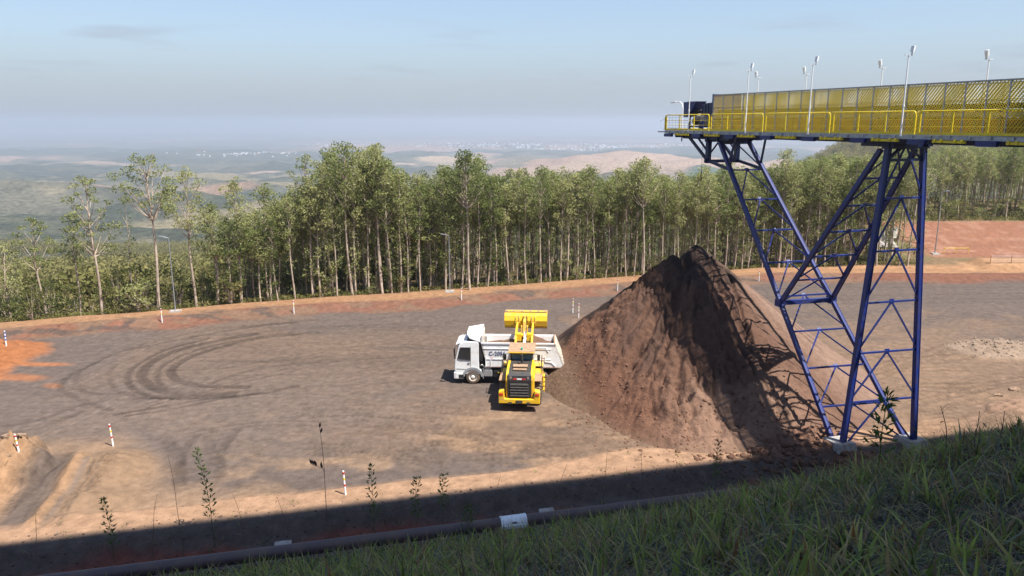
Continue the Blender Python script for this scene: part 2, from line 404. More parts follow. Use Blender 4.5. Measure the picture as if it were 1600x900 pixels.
# ---- tyre tracks pressed into the yard
def track(pts, w=.5, dark=.62, deep=.035, tread=0, pxs=True, k=.8):
    global A, DZ
    W = [P(*p) for p in pts]
    # Catmull-Rom
    W = [np.array(p) for p in W]; E = [2*W[0]-W[1]]+W+[2*W[-1]-W[-2]]; S = []
    for i in range(1, len(E)-2):
        for t in np.linspace(0, 1, 8, endpoint=False):
            S.append(.5*((2*E[i])+(E[i+1]-E[i-1])*t+(2*E[i-1]-5*E[i]+4*E[i+1]-E[i+2])*t*t+(3*E[i]-E[i-1]-3*E[i+1]+E[i+2])*t**3))
    S.append(E[-2]); L = 0
    for a, b in zip(S[:-1], S[1:]):
        m = w+.3; ln = float(np.hypot(*(b-a)))
        i0, i1 = np.searchsorted(xs, [min(a[0], b[0])-m, max(a[0], b[0])+m]); j0, j1 = np.searchsorted(ys, [min(a[1], b[1])-m, max(a[1], b[1])+m])
        if i1 <= i0 or j1 <= j0 or ln < 1e-4: L += ln; continue
        gx, gy = GX[j0:j1, i0:i1], GY[j0:j1, i0:i1]; d = (b-a)/ln
        s = (gx-a[0])*d[0]+(gy-a[1])*d[1]; n = -(gx-a[0])*d[1]+(gy-a[1])*d[0]
        inside = (s >= 0) & (s < ln)
        f = sstep(w/2+.09, w/2-.06, np.abs(n))*inside*(.45+.75*vnoise(gx*.6, gy*.6, 77))
        tr = 1.0
        if tread: tr = .55+.45*np.sign(np.sin((L+s+np.abs(n)*.6)*2*math.pi/.46))
        kk = np.clip(f*k*tr, 0, 1)[..., None]
        A[j0:j1, i0:i1] = A[j0:j1, i0:i1]*(1-kk*(1-dark))
        DZ[j0:j1, i0:i1] += -deep*f*tr+deep*1.1*np.exp(-((np.abs(n)-w/2-.12)/.09)**2)*inside
        L += ln
def zc(pts, ox, oy, s): return [(ox+a/s, oy+b/s) for a, b in pts]
for pts, w, k in [([(1250, 400), (1000, 395), (900, 370), (855, 330), (880, 290), (960, 245), (1100, 200), (1300, 155), (1600, 125)], .75, 1.),
               ([(1200, 425), (1000, 430), (850, 415), (790, 370), (790, 320), (850, 270), (980, 215), (1200, 165), (1500, 120)], .45, .8),
               ([(1180, 440), (950, 445), (800, 420), (720, 370), (710, 330), (750, 280), (860, 225), (1050, 175), (1300, 130)], .85, 1.),
               ([(1050, 455), (850, 460), (700, 430), (640, 375), (650, 320), (730, 260), (850, 205), (1050, 155)], .5, .95),
               ([(900, 462), (640, 440), (560, 390), (545, 330), (600, 280), (700, 240)], .4, .6),
               ([(560, 520), (420, 470), (330, 430), (300, 395), (350, 340), (450, 290), (600, 220), (760, 190), (1000, 140)], .5, .7),
               ([(520, 440), (420, 420), (375, 380), (400, 320), (500, 270)], .4, .5),
               ([(560, 540), (800, 500), (1050, 460), (1300, 430), (1500, 390)], .4, .9), ([(620, 545), (850, 512), (1100, 462), (1400, 420)], .4, .8),
               ([(0, 600), (200, 560), (400, 490), (600, 462), (900, 455)], .6, .6), ([(0, 640), (200, 600), (420, 520)], .6, .6),
               ([(950, 150), (1250, 100), (1600, 60)], .6, .7), ([(700, 190), (1000, 120), (1400, 80)], .4, .6),
               ([(1000, 400), (1200, 330), (1400, 290), (1600, 270)], .6, .5), ([(1000, 265), (1300, 275), (1600, 245)], .7, .5)]:
    track(zc(pts, 0, 480, 3.2), w, .58, .03, 0, k=k)
for pts, w in [([(1010, 400), (1005, 300), (995, 220), (960, 175), (920, 120)], .8), ([(1010, 300), (1020, 230), (1060, 160), (1120, 100)], .5), ([(1240, 345), (1225, 270), (1190, 200), (1160, 130)], .7), ([(1235, 290), (1250, 200), (1290, 130), (1340, 70)], .55)]:
    track(zc(pts, 0, 650, 3.6), w, .66, .03, 0)
for (a, b, c, d, n) in [(470, 640, 760, 650, 3), (560, 660, 780, 690, 4), (640, 690, 900, 700, 4), (760, 715, 1000, 690, 4), (840, 670, 990, 640, 3), (480, 700, 700, 720, 3),
                        (1330, 655, 1560, 610, 4), (1230, 610, 1400, 560, 3), (1350, 590, 1480, 545, 3), (1440, 680, 1590, 640, 4), (1480, 560, 1600, 530, 2), (890, 655, 990, 648, 3), (60, 830, 190, 720, 3), (10, 800, 120, 700, 2)]:
    for i in range(n):
        o = (i-(n-1)/2)*9; j = random.uniform(-6, 6); m = random.uniform(-5, 5)
        track([(a+j, b+o), ((a+c)/2, (b+d)/2+o+m), (c+j, d+o)], .55, .72, .045, 1, k=.75)
for i in range(9):
    v = 425+i*6; track([(1000, v+22), (1200, v+4+random.uniform(-2, 2)), (1420, v), (1600, v+random.uniform(-3, 3))], .5, random.choice([.75, 1.2, .8]), .02, 0, k=.6)
for i in range(14):
    v = 500+i*8; u = random.uniform(300, 650); track([(u-160, v+random.uniform(4, 14)), (u, v), (u+220, v-random.uniform(5, 18))], .45, random.choice([.75, 1.15, .8]), .02, 0, k=.5)
for i in range(70):
    u = random.uniform(-40, 1000) if i % 3 else random.uniform(1230, 1600); v = random.uniform(500, 730); du = random.uniform(90, 260); sl = random.uniform(-.16, .02) if u > 250 else random.uniform(-.7, -.1)
    cv = random.uniform(-9, 9); dk = random.choice([.7, .78, 1.2, .72]); wd = random.choice([.14, .2, .3])
    for o in (0, 5.5): track([(u, v+o), (u+du/2, v+sl*du/2+cv+o), (u+du, v+sl*du+o)], wd, dk, .03, random.random() < .35, k=.7)
# crumbs of earth
DZ += .05*np.clip(fbm(GX*1.8, GY*1.8, 90, 3)-.52, 0, 1)*sstep(36, 42, Q)
V3 = np.stack([GX, GY, GZ+DZ], -1).reshape(-1, 3)
ny, nx = GX.shape
idx = np.arange(ny*nx).reshape(ny, nx)
FQ = np.stack([idx[:-1, :-1], idx[:-1, 1:], idx[1:, 1:], idx[1:, :-1]], -1).reshape(-1, 4)
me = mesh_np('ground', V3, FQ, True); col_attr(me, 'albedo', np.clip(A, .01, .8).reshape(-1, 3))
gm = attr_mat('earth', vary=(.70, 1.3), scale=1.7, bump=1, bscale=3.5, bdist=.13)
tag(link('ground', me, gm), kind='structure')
_Zi = (GZ+DZ)
def surf(x, y):
    i = int(np.clip(np.searchsorted(xs, x)-1, 0, nx-2)); j = int(np.clip(np.searchsorted(ys, y)-1, 0, ny-2))
    fx = (x-xs[i])/(xs[i+1]-xs[i]); fy = (y-ys[j])/(ys[j+1]-ys[j])
    return float((_Zi[j, i]*(1-fx)+_Zi[j, i+1]*fx)*(1-fy)+(_Zi[j+1, i]*(1-fx)+_Zi[j+1, i+1]*fx)*fy)

# ================================================================ the country beyond, out to the horizon
th = np.radians(np.concatenate([np.arange(-180, -62, 3), np.arange(-62, 62, .22), np.arange(62, 181, 3)]))
rr = 60*np.exp(np.linspace(0, math.log(46000/60), 430))
TH, RR = np.meshgrid(th, rr); FX, FY = RR*np.sin(TH), RR*np.cos(TH)
FZ = ground(FX, FY)
ins = sstep(-129, -120, FX)*sstep(149, 140, FX)*sstep(-44, -38, FY)*sstep(164, 156, FY)
FZ = FZ-3.5*ins-.05
me = mesh_np('valley', np.stack([FX, FY, FZ], -1).reshape(-1, 3), np.stack([(i2 := np.arange(FX.size).reshape(FX.shape))[:-1, :-1], i2[:-1, 1:], i2[1:, 1:], i2[1:, :-1]], -1).reshape(-1, 4), True)
n1 = fbm(FX/420, FY/420, 101, 5, .55); n2 = fbm(FX/1500, FY/1500, 103, 5, .55); n3 = fbm(FX/60, FY/60, 107, 4, .6); n4 = fbm(FX/5000, FY/5000, 109, 4)
az = np.degrees(TH)
fc = np.zeros(FX.shape+(3,))+C3(.052, .058, .042)
def mf(m, c, k=1.):
    global fc
    w = np.clip(m*k, 0, 1)[..., None]; fc = fc*(1-w)+np.array(c)*w
mf(sstep(.46, .62, n3), (.09, .09, .06), .8)
mf(sstep(.53, .585, n1)*sstep(250, 420, RR)*sstep(5000, 2500, RR), (.22, .18, .11), .7)
mf(sstep(.50, .56, n2)*sstep(900, 2000, RR), (.16, .14, .10), .6)
mf(sstep(.60, .63, n2)*sstep(2000, 3000, RR), (.30, .19, .14), .7)
mf(sstep(.52, .56, n4)*sstep(6000, 9000, RR), (.14, .13, .11), .5)
def patch(a0, r0, da, dr, c, k=.9, s=.15):
    e = np.hypot((az-a0)/da, (RR-r0)/dr)+.35*(fbm(FX/(r0*.12), FY/(r0*.12), int(r0) % 97, 4)-.5)*2
    mf(sstep(1+s, 1-s, e), c, k)
patch(-20, 800, 2.2, 120, (.30, .25, .14), .7); patch(-22.5, 640, 1.0, 50, (.42, .32, .22), .8); patch(-17, 1100, 3, 80, (.27, .20, .13), .7); patch(-13, 1500, 4, 70, (.30, .19, .13), .7); patch(-24, 2100, 6, 110, (.28, .17, .11), .7)
patch(-19, 3400, 3, 60, (.34, .24, .18), .8); patch(-9, 3900, 2, 60, (.36, .26, .2), .8); patch(-27, 4300, 4, 90, (.3, .22, .17), .7)
patch(12, 3050, 7.5, 520, (.29, .205, .15)); patch(6, 2700, 5, 260, (.28, .20, .14)); patch(14.5, 2300, 2.5, 350, (.05, .08, .05)); patch(-4, 4300, 3, 260, (.34, .25, .16)); patch(27, 900, 7, 260, (.15, .12, .09), .55, .5)
patch(-8, 2600, 3, 260, (.04, .10, .04))
me.color_attributes  # albedo of woods, pasture and bare earth
col_attr(me, 'albedo', np.clip(fc, .01, .8).reshape(-1, 3))
m, nt, b = new_mat('countryside')
at = nd(nt, 'ShaderNodeAttribute', attribute_name='albedo')
na = noise(nt, .09, 8, .7); nb = noise(nt, .012, 6, .6)
ra = nd(nt, 'ShaderNodeMapRange'); ra.inputs[1].default_value = .35; ra.inputs[2].default_value = .65; ra.inputs[3].default_value = .55; ra.inputs[4].default_value = 1.5; nt.links.new(na.outputs['Fac'], ra.inputs[0])
vm = nd(nt, 'ShaderNodeVectorMath', operation='SCALE'); nt.links.new(at.outputs['Color'], vm.inputs[0]); nt.links.new(ra.outputs[0], vm.inputs['Scale']); nt.links.new(vm.outputs[0], b.inputs['Base Color'])
b.inputs['Roughness'].default_value = 1; b.inputs['Specular IOR Level'].default_value = 0
bp = nd(nt, 'ShaderNodeBump'); bp.inputs['Strength'].default_value = 1; bp.inputs['Distance'].default_value = 5; nt.links.new(na.outputs['Fac'], bp.inputs['Height']); nt.links.new(bp.outputs[0], b.inputs['Normal'])
tag(link('valley', me, m), kind='structure')

# far towns: specks of pale walls and roofs
def town(a0, r0, da, dr, n, label, s=9):
    mb = MB()
    for i in range(n):
        a = R(random.gauss(a0, da)); r = r0+random.gauss(0, dr)
        x, y = r*math.sin(a), r*math.cos(a); z = gz(x, y)
        w = random.uniform(.7, 1.6)*s; d = random.uniform(.7, 1.3)*s; h = random.uniform(.4, .9)*s
        mb.cm = random.choice([0, 0, 0, 1])
        mb.box((x, y, z+h/2), (w, d, h+2), Matrix.Rotation(random.uniform(0, 3), 3, 'Z'))
    o = mb.build('distant_town', [M['white'], M['rust']])
    tag(o, label, 'town', kind='stuff')
town(-12.5, 8200, .8, 260, 120, 'small scatter of pale buildings far out on the plain, left of the tall trees', 11)
town(-1.5, 8000, 2.4, 420, 330, 'wide pale town far off on the plain above the middle of the plantation', 13)
town(-19, 5600, 2.4, 120, 110, 'thin line of pale buildings on the hazy plain above the left trees', 8)
town(6.7, 7600, 1.1, 330, 220, 'pale hillside town in the haze left of the conveyor head', 13)
town(4.2, 6800, .9, 120, 90, 'low strip of pale houses on the plain beyond the tan hill', 11)
town(10.5, 8200, 1.6, 260, 220, 'far pale town straight behind the end of the conveyor', 13)
town(-21.6, 720, .35, 22, 12, 'few white farm buildings in the near valley behind the left trees', 6)
# ================================================================ stockpile
AX, AY = 15.3, 63.0
gx = np.arange(-4, 38, .11); gy = np.arange(42, 80, .11)
px_, py_ = np.meshgrid(gx, gy)
dx, dy = px_-AX, py_-AY; ang = np.arctan2(dy, dx); r = np.hypot(dx, dy)
angs = np.radians([-180, -150, -128, -105, -85, -60, -35, -10, 20, 60, 100, 140, 165, 180]); rad = np.array([11.2, 11.8, 15.4, 18.7, 17.8, 16.5, 15.2, 14.2, 14, 13.5, 13, 12, 11.4, 11.8])
Rr = np.interp(ang, angs, rad)
Rr = Rr*(.97+.08*fbm(np.cos(ang)*3+5, np.sin(ang)*3+5, 140, 3))
e = r/Rr
H0 = 10.6
pf = np.interp(e, [0, .04, .5, .72, .88, 1.0, 1.1], [1, .965, .46, .235, .085, 0, -.06])
z = H0*pf
# second crest on the left shoulder, crest ridge toward the conveyor
z = np.maximum(z, 9.7-.80*np.hypot((px_-13.3), (py_-62.2)*.9))
z = np.maximum(z, 9.9-.82*np.hypot((px_-16.2)*1.0, (py_-61.2)*.8))
z -= .9*np.exp(-(np.hypot(px_-14.3, py_-61.5)/.8)**2)
# gullies running down the faces
sec = np.sin(ang*23+3*fbm(px_*.2, py_*.2, 150, 3)*6)
gul = fbm(ang*7.5, r*.10, 151, 4); gul2 = fbm(ang*22, r*.22, 152, 4)
amp = np.clip(e*3, 0, 1)*sstep(1.0, .75, e)
rough_side = sstep(-25, -60, np.degrees(ang))+sstep(150, 175, np.degrees(ang))
rough_side = np.clip(rough_side, .12, 1)*(1-.75*sstep(-100, -60, np.degrees(ang)))
z += amp*((gul-.5)*1.5+(gul2-.5)*.7)*(.25+.75*rough_side)
# slumped, broken material on the loader side
br = fbm(px_*.55, py_*.38, 153, 5, .6); z += rough_side*sstep(.1, .3, e)*sstep(1.02, .8, e)*(np.abs(br-.5)*-2.4+.3)
ch = vnoise(px_*3.2, py_*3.2, 154)*vnoise(px_*1.2, py_*1.2, 155); z += .38*ch*rough_side*sstep(1.05, .8, e)
cra = np.exp(-((dx*np.cos(R(-72))+dy*np.sin(R(-72)) > 0)*0+((-dx*np.sin(R(-72))+dy*np.cos(R(-72)))-.8*np.sin(r*.5)-.5*(fbm(r*.8, r*0, 157, 3)-.5))**2)/.03)
cr2 = fbm(ang*11, r*.42, 170, 3); z -= .42*np.exp(-((cr2-.5)/.022)**2)*rough_side*amp*sstep(.42, .55, fbm(px_*.4, py_*.4, 171, 2))
z -= .5*cra*sstep(.02, .12, e)*sstep(.62, .5, e)*(dy < 0)
z += .05*(fbm(px_*4, py_*4, 156, 3)-.5)
base = ground(px_, py_)
zz = base+z-.12*sstep(.9, 1.15, e)-.4*sstep(1.1, 1.35, e)
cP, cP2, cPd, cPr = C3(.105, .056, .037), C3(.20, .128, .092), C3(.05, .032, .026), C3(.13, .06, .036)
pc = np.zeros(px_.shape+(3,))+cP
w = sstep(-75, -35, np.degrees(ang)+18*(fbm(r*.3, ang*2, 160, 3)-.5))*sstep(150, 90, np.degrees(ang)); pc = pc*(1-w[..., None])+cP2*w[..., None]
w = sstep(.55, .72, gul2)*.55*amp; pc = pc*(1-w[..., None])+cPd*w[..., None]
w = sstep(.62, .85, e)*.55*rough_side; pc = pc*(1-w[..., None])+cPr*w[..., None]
w = np.maximum(sstep(.34, .14, e+.3*(fbm(px_, py_, 161, 3)-.5))*.8, sstep(165, 176, np.degrees(ang)+30*(fbm(px_*.5, py_*.5, 162, 4)-.5))*.9*sstep(1.0, .95, e)); w = np.maximum(w, sstep(-168, -174, np.degrees(ang)+22*(fbm(px_*.5, py_*.5, 162, 4)-.5))*.9*sstep(1.0, .95, e)); cPd = C3(.026, .018, .015); pc = pc*(1-w[..., None])+cPd*w[..., None]  # dark fresh ore plus shade put into the colour on crest and left-back flank
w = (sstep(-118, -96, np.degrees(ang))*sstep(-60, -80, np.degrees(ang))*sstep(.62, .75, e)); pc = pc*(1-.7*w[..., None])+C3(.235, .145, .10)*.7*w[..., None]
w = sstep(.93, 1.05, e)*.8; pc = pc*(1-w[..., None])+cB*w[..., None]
keep = (e < 1.32)
idx = np.arange(px_.size).reshape(px_.shape); FQ = np.stack([idx[:-1, :-1], idx[:-1, 1:], idx[1:, 1:], idx[1:, :-1]], -1)
kq = keep[:-1, :-1] & keep[1:, 1:]
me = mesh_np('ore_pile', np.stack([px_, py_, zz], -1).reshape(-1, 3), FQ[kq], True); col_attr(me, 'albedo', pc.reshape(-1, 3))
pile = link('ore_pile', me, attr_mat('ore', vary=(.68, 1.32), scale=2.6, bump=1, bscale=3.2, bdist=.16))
tag(pile, 'tall cone of brown crushed ore under the conveyor head', 'stockpile')
def pile_z(x, y):
    i = int(np.clip((x-gx[0])/.11, 0, len(gx)-1)); j = int(np.clip((y-gy[0])/.11, 0, len(gy)-1)); return float(zz[j, i])
# clods rolled down to its foot and over the loading area
V_, F_, Cc = [], [], []
ico = [(0, 0, 1), (.89, 0, .45), (.28, .85, .45), (-.72, .53, .45), (-.72, -.53, .45), (.28, -.85, .45), (.72, .53, -.45), (-.28, .85, -.45), (-.89, 0, -.45), (-.28, -.85, -.45), (.72, -.53, -.45), (0, 0, -1)]
icf = [(0, 1, 2), (0, 2, 3), (0, 3, 4), (0, 4, 5), (0, 5, 1), (1, 6, 2), (2, 7, 3), (3, 8, 4), (4, 9, 5), (5, 10, 1), (1, 10, 6), (2, 6, 7), (3, 7, 8), (4, 8, 9), (5, 9, 10), (6, 11, 7), (7, 11, 8), (8, 11, 9), (9, 11, 10), (10, 11, 6)]
def clods(n, fn, smin, smax, colr):
    for _ in range(n):
        x, y, z = fn(); s = smin+(smax-smin)*random.random()**3; b = len(V_)
        for v in ico: V_.append((x+v[0]*s*random.uniform(.7, 1.3), y+v[1]*s*random.uniform(.7, 1.3), z+v[2]*s*random.uniform(.5, 1.0))); Cc.append([c*random.uniform(.8, 1.2) for c in colr] if 0 else colr)
        F_.extend([(b+i, b+j, b+k) for i, j, k in icf])
def toe():
    a = R(random.uniform(-175, -70)); rr_ = np.interp(a, angs, rad)*random.gauss(.88, .13)
    x, y = AX+rr_*math.cos(a), AY+rr_*math.sin(a); z0 = pile_z(x, y) if rr_ < 1.02*np.interp(a, angs, rad) else surf(x, y); return x, y, max(z0, surf(x, y))
clods(4200, toe, .02, .12, (.15, .08, .05))
def feet():
    x, y = random.gauss(16.5, 2.4), random.gauss(44.4, .9); return x, y, surf(x, y)
clods(500, feet, .04, .3, (.13, .07, .045))
def yard_():
    x, y = random.uniform(-30, 40), random.uniform(44, 90); return x, y, surf(x, y)
clods(900, yard_, .02, .07, (.2, .14, .10))
def heap():
    x0, y0 = P(1565, 548); x, y = random.gauss(x0, 2.2), random.gauss(y0, 1.5); return x, y, surf(x, y)
clods(500, heap, .04, .16, (.24, .18, .13))
def ditch():
    x = random.uniform(-25, 32); q = random.uniform(35.6, 39.6); y = (q+.243*x)/.97; return x, y, surf(x, y)
clods(1500, ditch, .02, .09, (.09, .06, .05))
me = mesh_np('earth_clods', V_, F_); col_attr(me, 'albedo', Cc)
tag(link('earth_clods', me, attr_mat('clod_earth', scale=9, bump=.3)), kind='stuff')

# ================================================================ conveyor bridge
CU = Vector((-.355, .935, 0)).normalized(); CW = Vector((.935, .355, 0)).normalized(); UPV = Vector((0, 0, 1))
C0 = Vector((23.2, 46.2, 0))-CW*.75
FL = CAMH-.66   # walkway level
def cp(s, w, z): return C0+CU*s+CW*w+UPV*(z)
S_HEAD, S_TAIL = 21.6, -40.0
S_COV = 16.2
conv = thing('belt_conveyor', 'long elevated belt conveyor bridge with yellow mesh sides reaching over the ore pile', 'conveyor', cp(0, 0, FL))
def cpart(mb, name, mat, **k): return mb.build(name, mat, conv, world=True, **k)
# deck edges (galvanised channels) and grating walkways
for sgn in (-1, 1):
    mb = MB()
    mb.ibeam(cp(S_TAIL, sgn*2.2, FL-.14), cp(S_HEAD, sgn*2.2, FL-.14), .10, .22, t=.02)
    cpart(mb, 'edge_beam', M['galv'])
    mb = MB(); s = S_TAIL
    while s < S_HEAD: mb.bar(cp(s, sgn*1.36, FL-.02), cp(s, sgn*2.2, FL-.02), .012, .035); s += .2
    for k in (1.4, 2.16): mb.bar(cp(S_TAIL, sgn*k, FL-.04), cp(S_HEAD, sgn*k, FL-.04), .02, .04)
    cpart(mb, 'walkway', M['galv'])
    # blue main girder
    mb = MB(); mb.ibeam(cp(S_TAIL, sgn*1.15, FL-.32), cp(S_HEAD-.6, sgn*1.15, FL-.32), .25, .42, t=.035)
    cpart(mb, 'main_girder', M['navy'])
mb = MB(); [mb.bar(cp(S_COV+.2+.09*k, -1.35, FL-.02), cp(S_COV+.2+.09*k, 1.35, FL-.02), .014, .035) for k in range(int((S_HEAD-S_COV)/.09))]; cpart(mb, 'head_platform', M['galv'])
mb = MB()
s = S_TAIL
while s < S_HEAD: mb.bar(cp(s, -2.3, FL-.12), cp(s, 2.3, FL-.12), .10, .12); s += 1.15
cpart(mb, 'cross_beams', M['galv'])
# yellow cable trays and blue brackets under the edges
s = S_TAIL+.8; i = 0
while s < S_HEAD-1:
    for sgn in (-1, 1):
        mb = MB(); mb.bar(cp(s, sgn*2.2, FL-.34), cp(s+1.9, sgn*2.2, FL-.34), .12, .13)
        for k in (.15, .55, 1.35, 1.75): mb.bar(cp(s+k, sgn*2.26, FL-.41), cp(s+k, sgn*2.26, FL-.22), .10, .16)
        cpart(mb, 'tray_bracket', M['yellow'])
        mb = MB(); mb.bar(cp(s+2.4, sgn*2.15, FL-.40), cp(s+3.5, sgn*2.15, FL-.40), .2, .26); mb.bar(cp(s+2.3, sgn*2.2, FL-.29), cp(s+2.7, sgn*2.2, FL-.29), .34, .10); mb.bar(cp(s+2.6, sgn*2.2, FL-.5), cp(s+3.2, sgn*2.2, FL-.5), .12, .06)
        cpart(mb, 'support_bracket', M['blue'])
    s += 4.1
mb = MB(); mb.bar(cp(S_TAIL, 0, FL-.42), cp(S_HEAD-2, 0, FL-.42), 1.5, .05); cpart(mb, 'bottom_sheet', M['rust'])
# mesh side panels
PH = 2.62
def mesh_panel(wd):
    mb = MB(); st = .105; t = .017
    def clip(c, sg):  # line z = sg*x + c in [0,wd]x[0,PH]
        pts = []
        for x in (0, wd):
            zq = sg*x*1.25+c
            if 0 <= zq <= PH: pts.append((x, zq))
        for zq in (0, PH):
            x = (zq-c)/(sg*1.25)
            if 0 < x < wd: pts.append((x, zq))
        return pts[:2] if len(pts) >= 2 else None
    for sg in (1, -1):
        c = -PH*2
        while c < PH*2.5:
            p = clip(c, sg)
            if p and math.dist(p[0], p[1]) > .05: mb.bar((p[0][0], .0, p[0][1]), (p[1][0], .0, p[1][1]), .050 if sg < 0 else .018, .02 if sg < 0 else .01, up=(0, 1, 0))
            c += .25 if sg < 0 else .16
    for k in (.0, .33, .66, 1.0): mb.bar((0, 0, .02+k*(PH-.05)), (wd, 0, .02+k*(PH-.05)), .03, .045, up=(0, 1, 0))
    # bent guard cleats
    return mb
PW = 1.2
proto = mesh_panel(PW).build('mesh_panel', M['meshyellow'])
post = MB(); post.bar((0, 0, 0), (0, 0, PH+.05), .05, .06, up=(0, 1, 0)); postp = post.build('panel_post', M['galv'])
rotz = math.atan2(CU.y, CU.x); first = True; firstp = True
s = S_COV
NP = 0
while s > -31:
    for sgn in (-1, 1):
        o = proto if first else proto.copy(); 
        if not first: COL.objects.link(o)
        first = False; o.parent = conv; o.location = cp(s-PW, sgn*1.32, FL+.04)-conv.location; o.rotation_euler = (0, 0, rotz)
        o = postp if firstp else postp.copy()
        if not firstp: COL.objects.link(o)
        firstp = False; o.parent = conv; o.location = cp(s, sgn*1.36, FL)-conv.location; o.rotation_euler = (0, 0, rotz)
    s -= PW; NP += 1
# top truss chords + interior: belt, idlers, stringers, conduit
mb = MB()
for sgn in (-1, 1):
    mb.bar(cp(-31, sgn*1.34, FL+PH+.05), cp(S_COV, sgn*1.34, FL+PH+.05), .08, .06)
    mb.bar(cp(-31, sgn*.95, FL+1.05), cp(S_HEAD-2.5, sgn*.95, FL+1.05), .10, .18)
cpart(mb, 'stringer', M['galv'])
for sgn in (-1, 1):
    mb = MB(); mb.bar(cp(-31, sgn*.62, FL+.45), cp(S_COV, sgn*.62, FL+.45), .02, .8); cpart(mb, 'belt_guard', M['rust'])
mb = MB(); mb.bar(cp(-31, 0, FL+1.35), cp(S_HEAD-1.4, 0, FL+1.35), 1.15, .03); mb.bar(cp(-31, -.72, FL+1.47), cp(S_HEAD-1.6, -.72, FL+1.47), .36, .03, up=(CW*.55+UPV*.8)); mb.bar(cp(-31, .72, FL+1.47), cp(S_HEAD-1.6, .72, FL+1.47), .36, .03, up=(-CW*.55+UPV*.8)); mb.bar(cp(-31, 0, FL+.55), cp(S_HEAD-1.6, 0, FL+.55), 1.5, .03)
cpart(mb, 'belt', M['belt'])
s = S_COV-.4; idl = MB()
idl.tube(Vector((0, -.85, .1)), Vector((0, .85, .1)), .07, 8); idl.tube(Vector((0, -.8, -.7)), Vector((0, .8, -.7)), .06, 8)
idf = idl.build('idler', M['rust']); lg = MB(); lg.bar((0, -.95, -.98), (0, -.95, .35), .08, .10); lg.bar((0, .95, -.98), (0, .95, .35), .08, .10); lg.bar((0, -.95, -.03), (0, .95, -.03), .08, .06); lgf = lg.build('idler_frame', M['blue'])
fst = True
while s > -31:
    for q in (idf, lgf):
        o = q if fst else q.copy()
        if not fst: COL.objects.link(o)
        o.parent = conv; o.location = cp(s, 0, FL+1.0)-conv.location; o.rotation_euler = (0, 0, rotz)
    fst = False; s -= 1.35
# handrails: closed loops of 6.1 m with rounded corners, doubled posts at each joint
def rail_section(L):
    mb = MB(); r_ = .036
    mb.path([(0, 0, 0), (0, 0, 1.08), (.04, 0, 1.18), (.12, 0, 1.22), (L-.12, 0, 1.22), (L-.04, 0, 1.18), (L, 0, 1.08), (L, 0, 0)], r_, 8)
    for z_ in (.42, .78): mb.tube((0, 0, z_), (L, 0, z_), .014, 6)
    n = int(round(L/1.9))
    for i in range(1, n): mb.bar((L*i/n, 0, 0), (L*i/n, 0, 1.2), .10, .05, up=(0, 1, 0))
    mb.bar((0, 0, .07), (L, 0, .07), .006, .14)
    for x in (0, L): mb.bar((x, 0, 0), (x, 0, 1.05), .12, .06, up=(0, 1, 0))
    return mb
rs = rail_section(5.95).build('handrail', M['yellow']); fst = True
s = S_HEAD-.15
while s > -34:
    for sgn in (-1, 1):
        o = rs if fst else rs.copy()
        if not fst: COL.objects.link(o)
        fst = False; o.parent = conv; o.location = cp(s-5.95, sgn*2.2, FL)-conv.location; o.rotation_euler = (0, 0, rotz)
    s -= 6.25
mb = rail_section(4.5); o = mb.build('handrail', M['yellow'], conv); o.location = cp(S_HEAD-.05, -2.25, FL)-conv.location; o.rotation_euler = (0, 0, rotz-math.pi/2)
mb = MB()
for k in range(9): mb.tube(cp(S_HEAD-.4-k*.45, -2.36, FL+.02), cp(S_HEAD-.4-k*.45, -2.36, FL+1.2), .008, 5)
for k in range(5): mb.tube(cp(S_HEAD-.4, -2.36, FL+.2+k*.2), cp(S_HEAD-4.2, -2.36, FL+.2+k*.2), .008, 5)
mb.path([cp(S_HEAD+.1, -2.2, FL), cp(S_HEAD+.75, -2.2, FL+.25), cp(S_HEAD+.8, -2.2, FL+.75), cp(S_HEAD+.1, -2.2, FL+.9)], .012, 5)
mb.bar(cp(S_HEAD, 0, FL-.14), cp(S_HEAD+1.0, 0, FL-.14), 4.6, .10)
cpart(mb, 'end_guard', M['galv'])
mb = MB(); mb.bar(cp(S_HEAD-5.5, -.8, FL-.5), cp(S_HEAD-.8, -.8, FL-.5), .4, .36); mb.bar(cp(S_HEAD-5.5, .8, FL-.5), cp(S_HEAD-.8, .8, FL-.5), .4, .36); mb.bar(cp(S_HEAD-1.2, -1.9, FL-.42), cp(S_HEAD-1.2, 1.9, FL-.42), .3, .3); mb.bar(cp(S_HEAD-3.6, -2.0, FL-.42), cp(S_HEAD-3.6, 2.0, FL-.42), .3, .3)
for k in (-1.6, -.6, .9): mb.tube(cp(S_HEAD-1.6, k, FL-.9), cp(S_HEAD-1.6, k, FL-.5), .05, 6)
cpart(mb, 'head_frame', M['navy'])
# drive head: chute, pulley guard, motor, gearbox
mb = MB()
mb.prism([(-1.25, 0.1), (1.25, 0.1), (1.25, 2.75), (-1.25, 2.75)], 0, .28, 'x')
for k in (-.95, -.35, .35, .95): mb.b3(.28, .36, k-.05, k+.05, .1, 2.7)
for k in (.9, 1.9): mb.b3(.28, .34, -1.25, 1.25, k, k+.08)
o = mb.build('head_hood', M['blue'], conv, bevel=.01); o.location = cp(S_COV+.1, 0, FL)-conv.location; o.rotation_euler = (0, 0, rotz)
mb = MB(); mb.prism([(0, .3), (1.6, .3), (1.75, .9), (1.7, 1.75), (1.3, 2.1), (0, 2.15)], -1.0, 1.0, 'y')
for k in range(4): mb.b3(.3+k*.4, .36+k*.4, -1.05, 1.05, .3, 2.0)
o = mb.build('discharge_chute', M['navy'], conv, bevel=.015); o.location = cp(S_COV+.42, 0, FL)-conv.location; o.rotation_euler = (0, 0, rotz)
